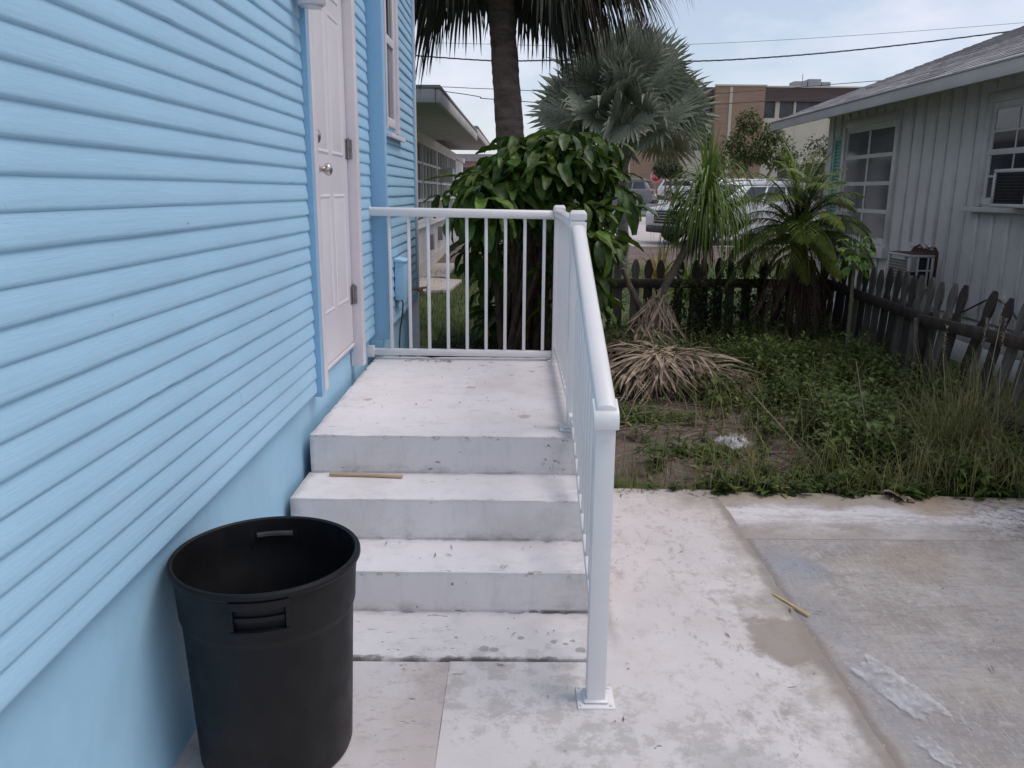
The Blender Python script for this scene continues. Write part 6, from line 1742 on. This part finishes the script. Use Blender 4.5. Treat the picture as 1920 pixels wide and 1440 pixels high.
# low hedge before the building
def leaf_cloud(n, c, r, size, seed, shape=None, hollow=.35):
    g = np.random.default_rng(seed)
    d = g.normal(0, 1, (n, 3)); d /= np.linalg.norm(d, axis=1, keepdims=True)
    rad = (hollow + (1 - hollow) * g.uniform(0, 1, n) ** .5)
    lump = 1 + .28 * np.array([noise.noise(Vector((a * 2.1 + seed, b * 2.1, e * 2.1))) + .6 * noise.noise(Vector((a * 4.7 + seed, b * 4.7, e * 4.7))) for a, b, e in d])
    P = np.array(c) + d * (rad * lump)[:, None] * np.array(r)
    D = g.normal(0, 1, (n, 3)) + d * .6; D[:, 2] -= .2
    L = g.uniform(.6, 1.4, n) * size
    return leaf_quads(P, D, L, L * .6, .15)
def cloud_part(name, m, parent, specs, **tags):
    V_, F_, o_ = [], [], 0
    for s in specs:
        v, f = leaf_cloud(*s); V_.append(v); F_.append(f + o_); o_ += len(v)
    return np_object(name, np.concatenate(V_), np.concatenate(F_), m, parent, **tags)
hd_ = thing('hedge', (13, 71, zt(71)), 'low clipped hedge along the foot of the brown building', 'hedge')
cloud_part('foliage', M['tree2'], hd_, [(500, (9.4 + i * 1.35, 71, zt(71) + .35), (1.0, .7, .55), .16, 300 + i) for i in range(12)], kind='stuff')

def tree(label, x, y, trunks, crown_specs, m, size, name='tree'):
    tr = thing(name, (x, y, zt(y)), label, 'tree')
    for pts, r0 in trunks:
        n = len(pts); MB().tube(pts, [r0 * (1 - .65 * i / (n - 1)) for i in range(n)], 8).build('trunk', M['bark'], tr, smooth=True)
    cloud_part('crown', m, tr, crown_specs, kind='stuff')
    return tr
z6 = zt(62)
vn = thing('vine_thicket', (2.2, 8.3, 0), 'dark tangle of vines on the back fence between the ponytail palm and the date palm', 'vines')
cloud_part('foliage', M['weed'], vn, [(500, (1.85, 8.30, .40), (.28, .16, .42), .06, 401), (600, (2.25, 8.32, .45), (.34, .18, .48), .06, 402), (350, (2.55, 8.3, .35), (.3, .18, .4), .06, 403), (260, (1.5, 8.3, .22), (.3, .15, .25), .05, 404)], kind='stuff')
tree('small round clipped tree with two thin trunks in front of the brown building', 11.2, 62, [([(11.05, 62, z6), (11.0, 62, 2.3), (10.9, 62, 3.0)], .09), ([(11.4, 62, z6), (11.42, 62, 2.4), (11.5, 62, 3.1)], .09)],
     [(1500, (11.1, 62, 3.35), (1.05, .9, .75), .17, 1), (700, (11.7, 62, 3.0), (.7, .7, .5), .15, 2), (500, (10.6, 62, 3.3), (.6, .7, .6), .15, 3)], M['tree2'], .2)
z4 = zt(48)
tree('broad dark spreading tree with several stems behind the large white car', 13.6, 48, [([(13.6, 48, z4), (13.5, 48, 2.2), (12.9, 48, 3.4)], .16), ([(13.8, 48, z4), (14.2, 48, 2.3), (14.8, 48, 3.4)], .15), ([(13.3, 48, z4), (13.0, 48, 2.0), (12.3, 48, 3.0)], .12)],
     [(1500, (13.2, 48, 4.3), (1.5, 1.2, 1.2), .20, 11), (1100, (14.6, 48, 3.9), (1.25, 1.1, .9), .19, 12), (700, (12.5, 48, 3.6), (1.1, 1, .8), .19, 13), (600, (13.0, 48, 5.5), (.7, .8, .65), .18, 14), (500, (15.3, 48, 3.3), (.6, .8, .6), .18, 15), (400, (14.4, 48, 4.9), (.6, .8, .5), .18, 16)], M['tree1'], .2)
z3 = zt(30)
tree('light airy young tree beside the corner of the white house', 10.6, 30, [([(10.7, 30, z3), (10.6, 30, 1.6), (10.5, 30, 2.6)], .07), ([(10.7, 30, z3 + .5), (10.9, 30, 1.8), (11.0, 30, 2.8)], .05)],
     [(420, (10.5, 30, 2.75), (.65, .6, .75), .11, 21), (260, (10.85, 30, 3.2), (.4, .4, .4), .10, 22), (260, (10.2, 30, 2.2), (.5, .5, .4), .11, 23), (200, (11.0, 30, 2.2), (.4, .4, .5), .11, 24)], M['tree2'], .12)
rr = random.Random(5)

# ------------------------------------------------------------------ overhead wires
def cable(label, pts, r, twist=False):
    P = [Vector(p) for p in pts]
    fine = []
    n = 60
    for i in range(n + 1):
        t_ = i / n * (len(P) - 1); k = min(int(t_), len(P) - 2); f = t_ - k
        p0, p1, p2, p3 = P[max(k - 1, 0)], P[k], P[k + 1], P[min(k + 2, len(P) - 1)]
        fine.append(.5 * ((2 * p1) + (p2 - p0) * f + (2 * p0 - 5 * p1 + 4 * p2 - p3) * f * f + (3 * p1 - p0 - 3 * p2 + p3) * f ** 3))
    mb = MB()
    if twist:
        ph = 0
        for s in (0, 2.1, 4.2):
            pp_ = []
            for i in range(len(fine) - 1):
                for j in range(6):
                    q = fine[i].lerp(fine[i + 1], j / 6); a = (i * 6 + j) * .55 + s
                    pp_.append(q + V3(0, math.cos(a) * r, math.sin(a) * r))
            mb.tube(pp_, r * .75, 5)
    else: mb.tube(fine, r, 6)
    return tag(mb.build('power_cable', M['wire'], None, smooth=True), label, 'cable', 'overhead cables')
cable('topmost and thinnest overhead cable', [(-14, 20, 5.15), (-1.24, 20, 4.85), (3.9, 20, 4.87), (11.5, 20, 5.39), (22, 20, 6.4)], .0045)
cable('thick twisted overhead cable below the thinnest one', [(-14, 20, 5.5), (-2.35, 20, 4.58), (.98, 20, 4.50), (5.3, 20, 4.57), (11.2, 20, 5.2), (22, 20, 6.8)], .0105, True)
cable('third overhead cable passing just above the cottage roof', [(-14, 24, 4.75), (-2.85, 24, 4.40), (-.70, 24, 4.33), (4.5, 24, 4.22), (9.9, 24, 4.62), (24, 24, 5.8)], .010)
cable('lowest overhead cable crossing the brown building', [(-14, 24, 5.6), (-2.25, 24, 4.28), (-.70, 24, 4.06), (3.6, 24, 3.88), (7.0, 24, 4.07), (24, 24, 5.2)], .012)

# ------------------------------------------------------------------ labels for what stands on its own
for o in list(COL.objects):
    if o.parent is None and o.type in ('MESH', 'EMPTY') and not o.get('label') and not o.get('kind'):
        o['label'] = o.name.replace('_', ' ')
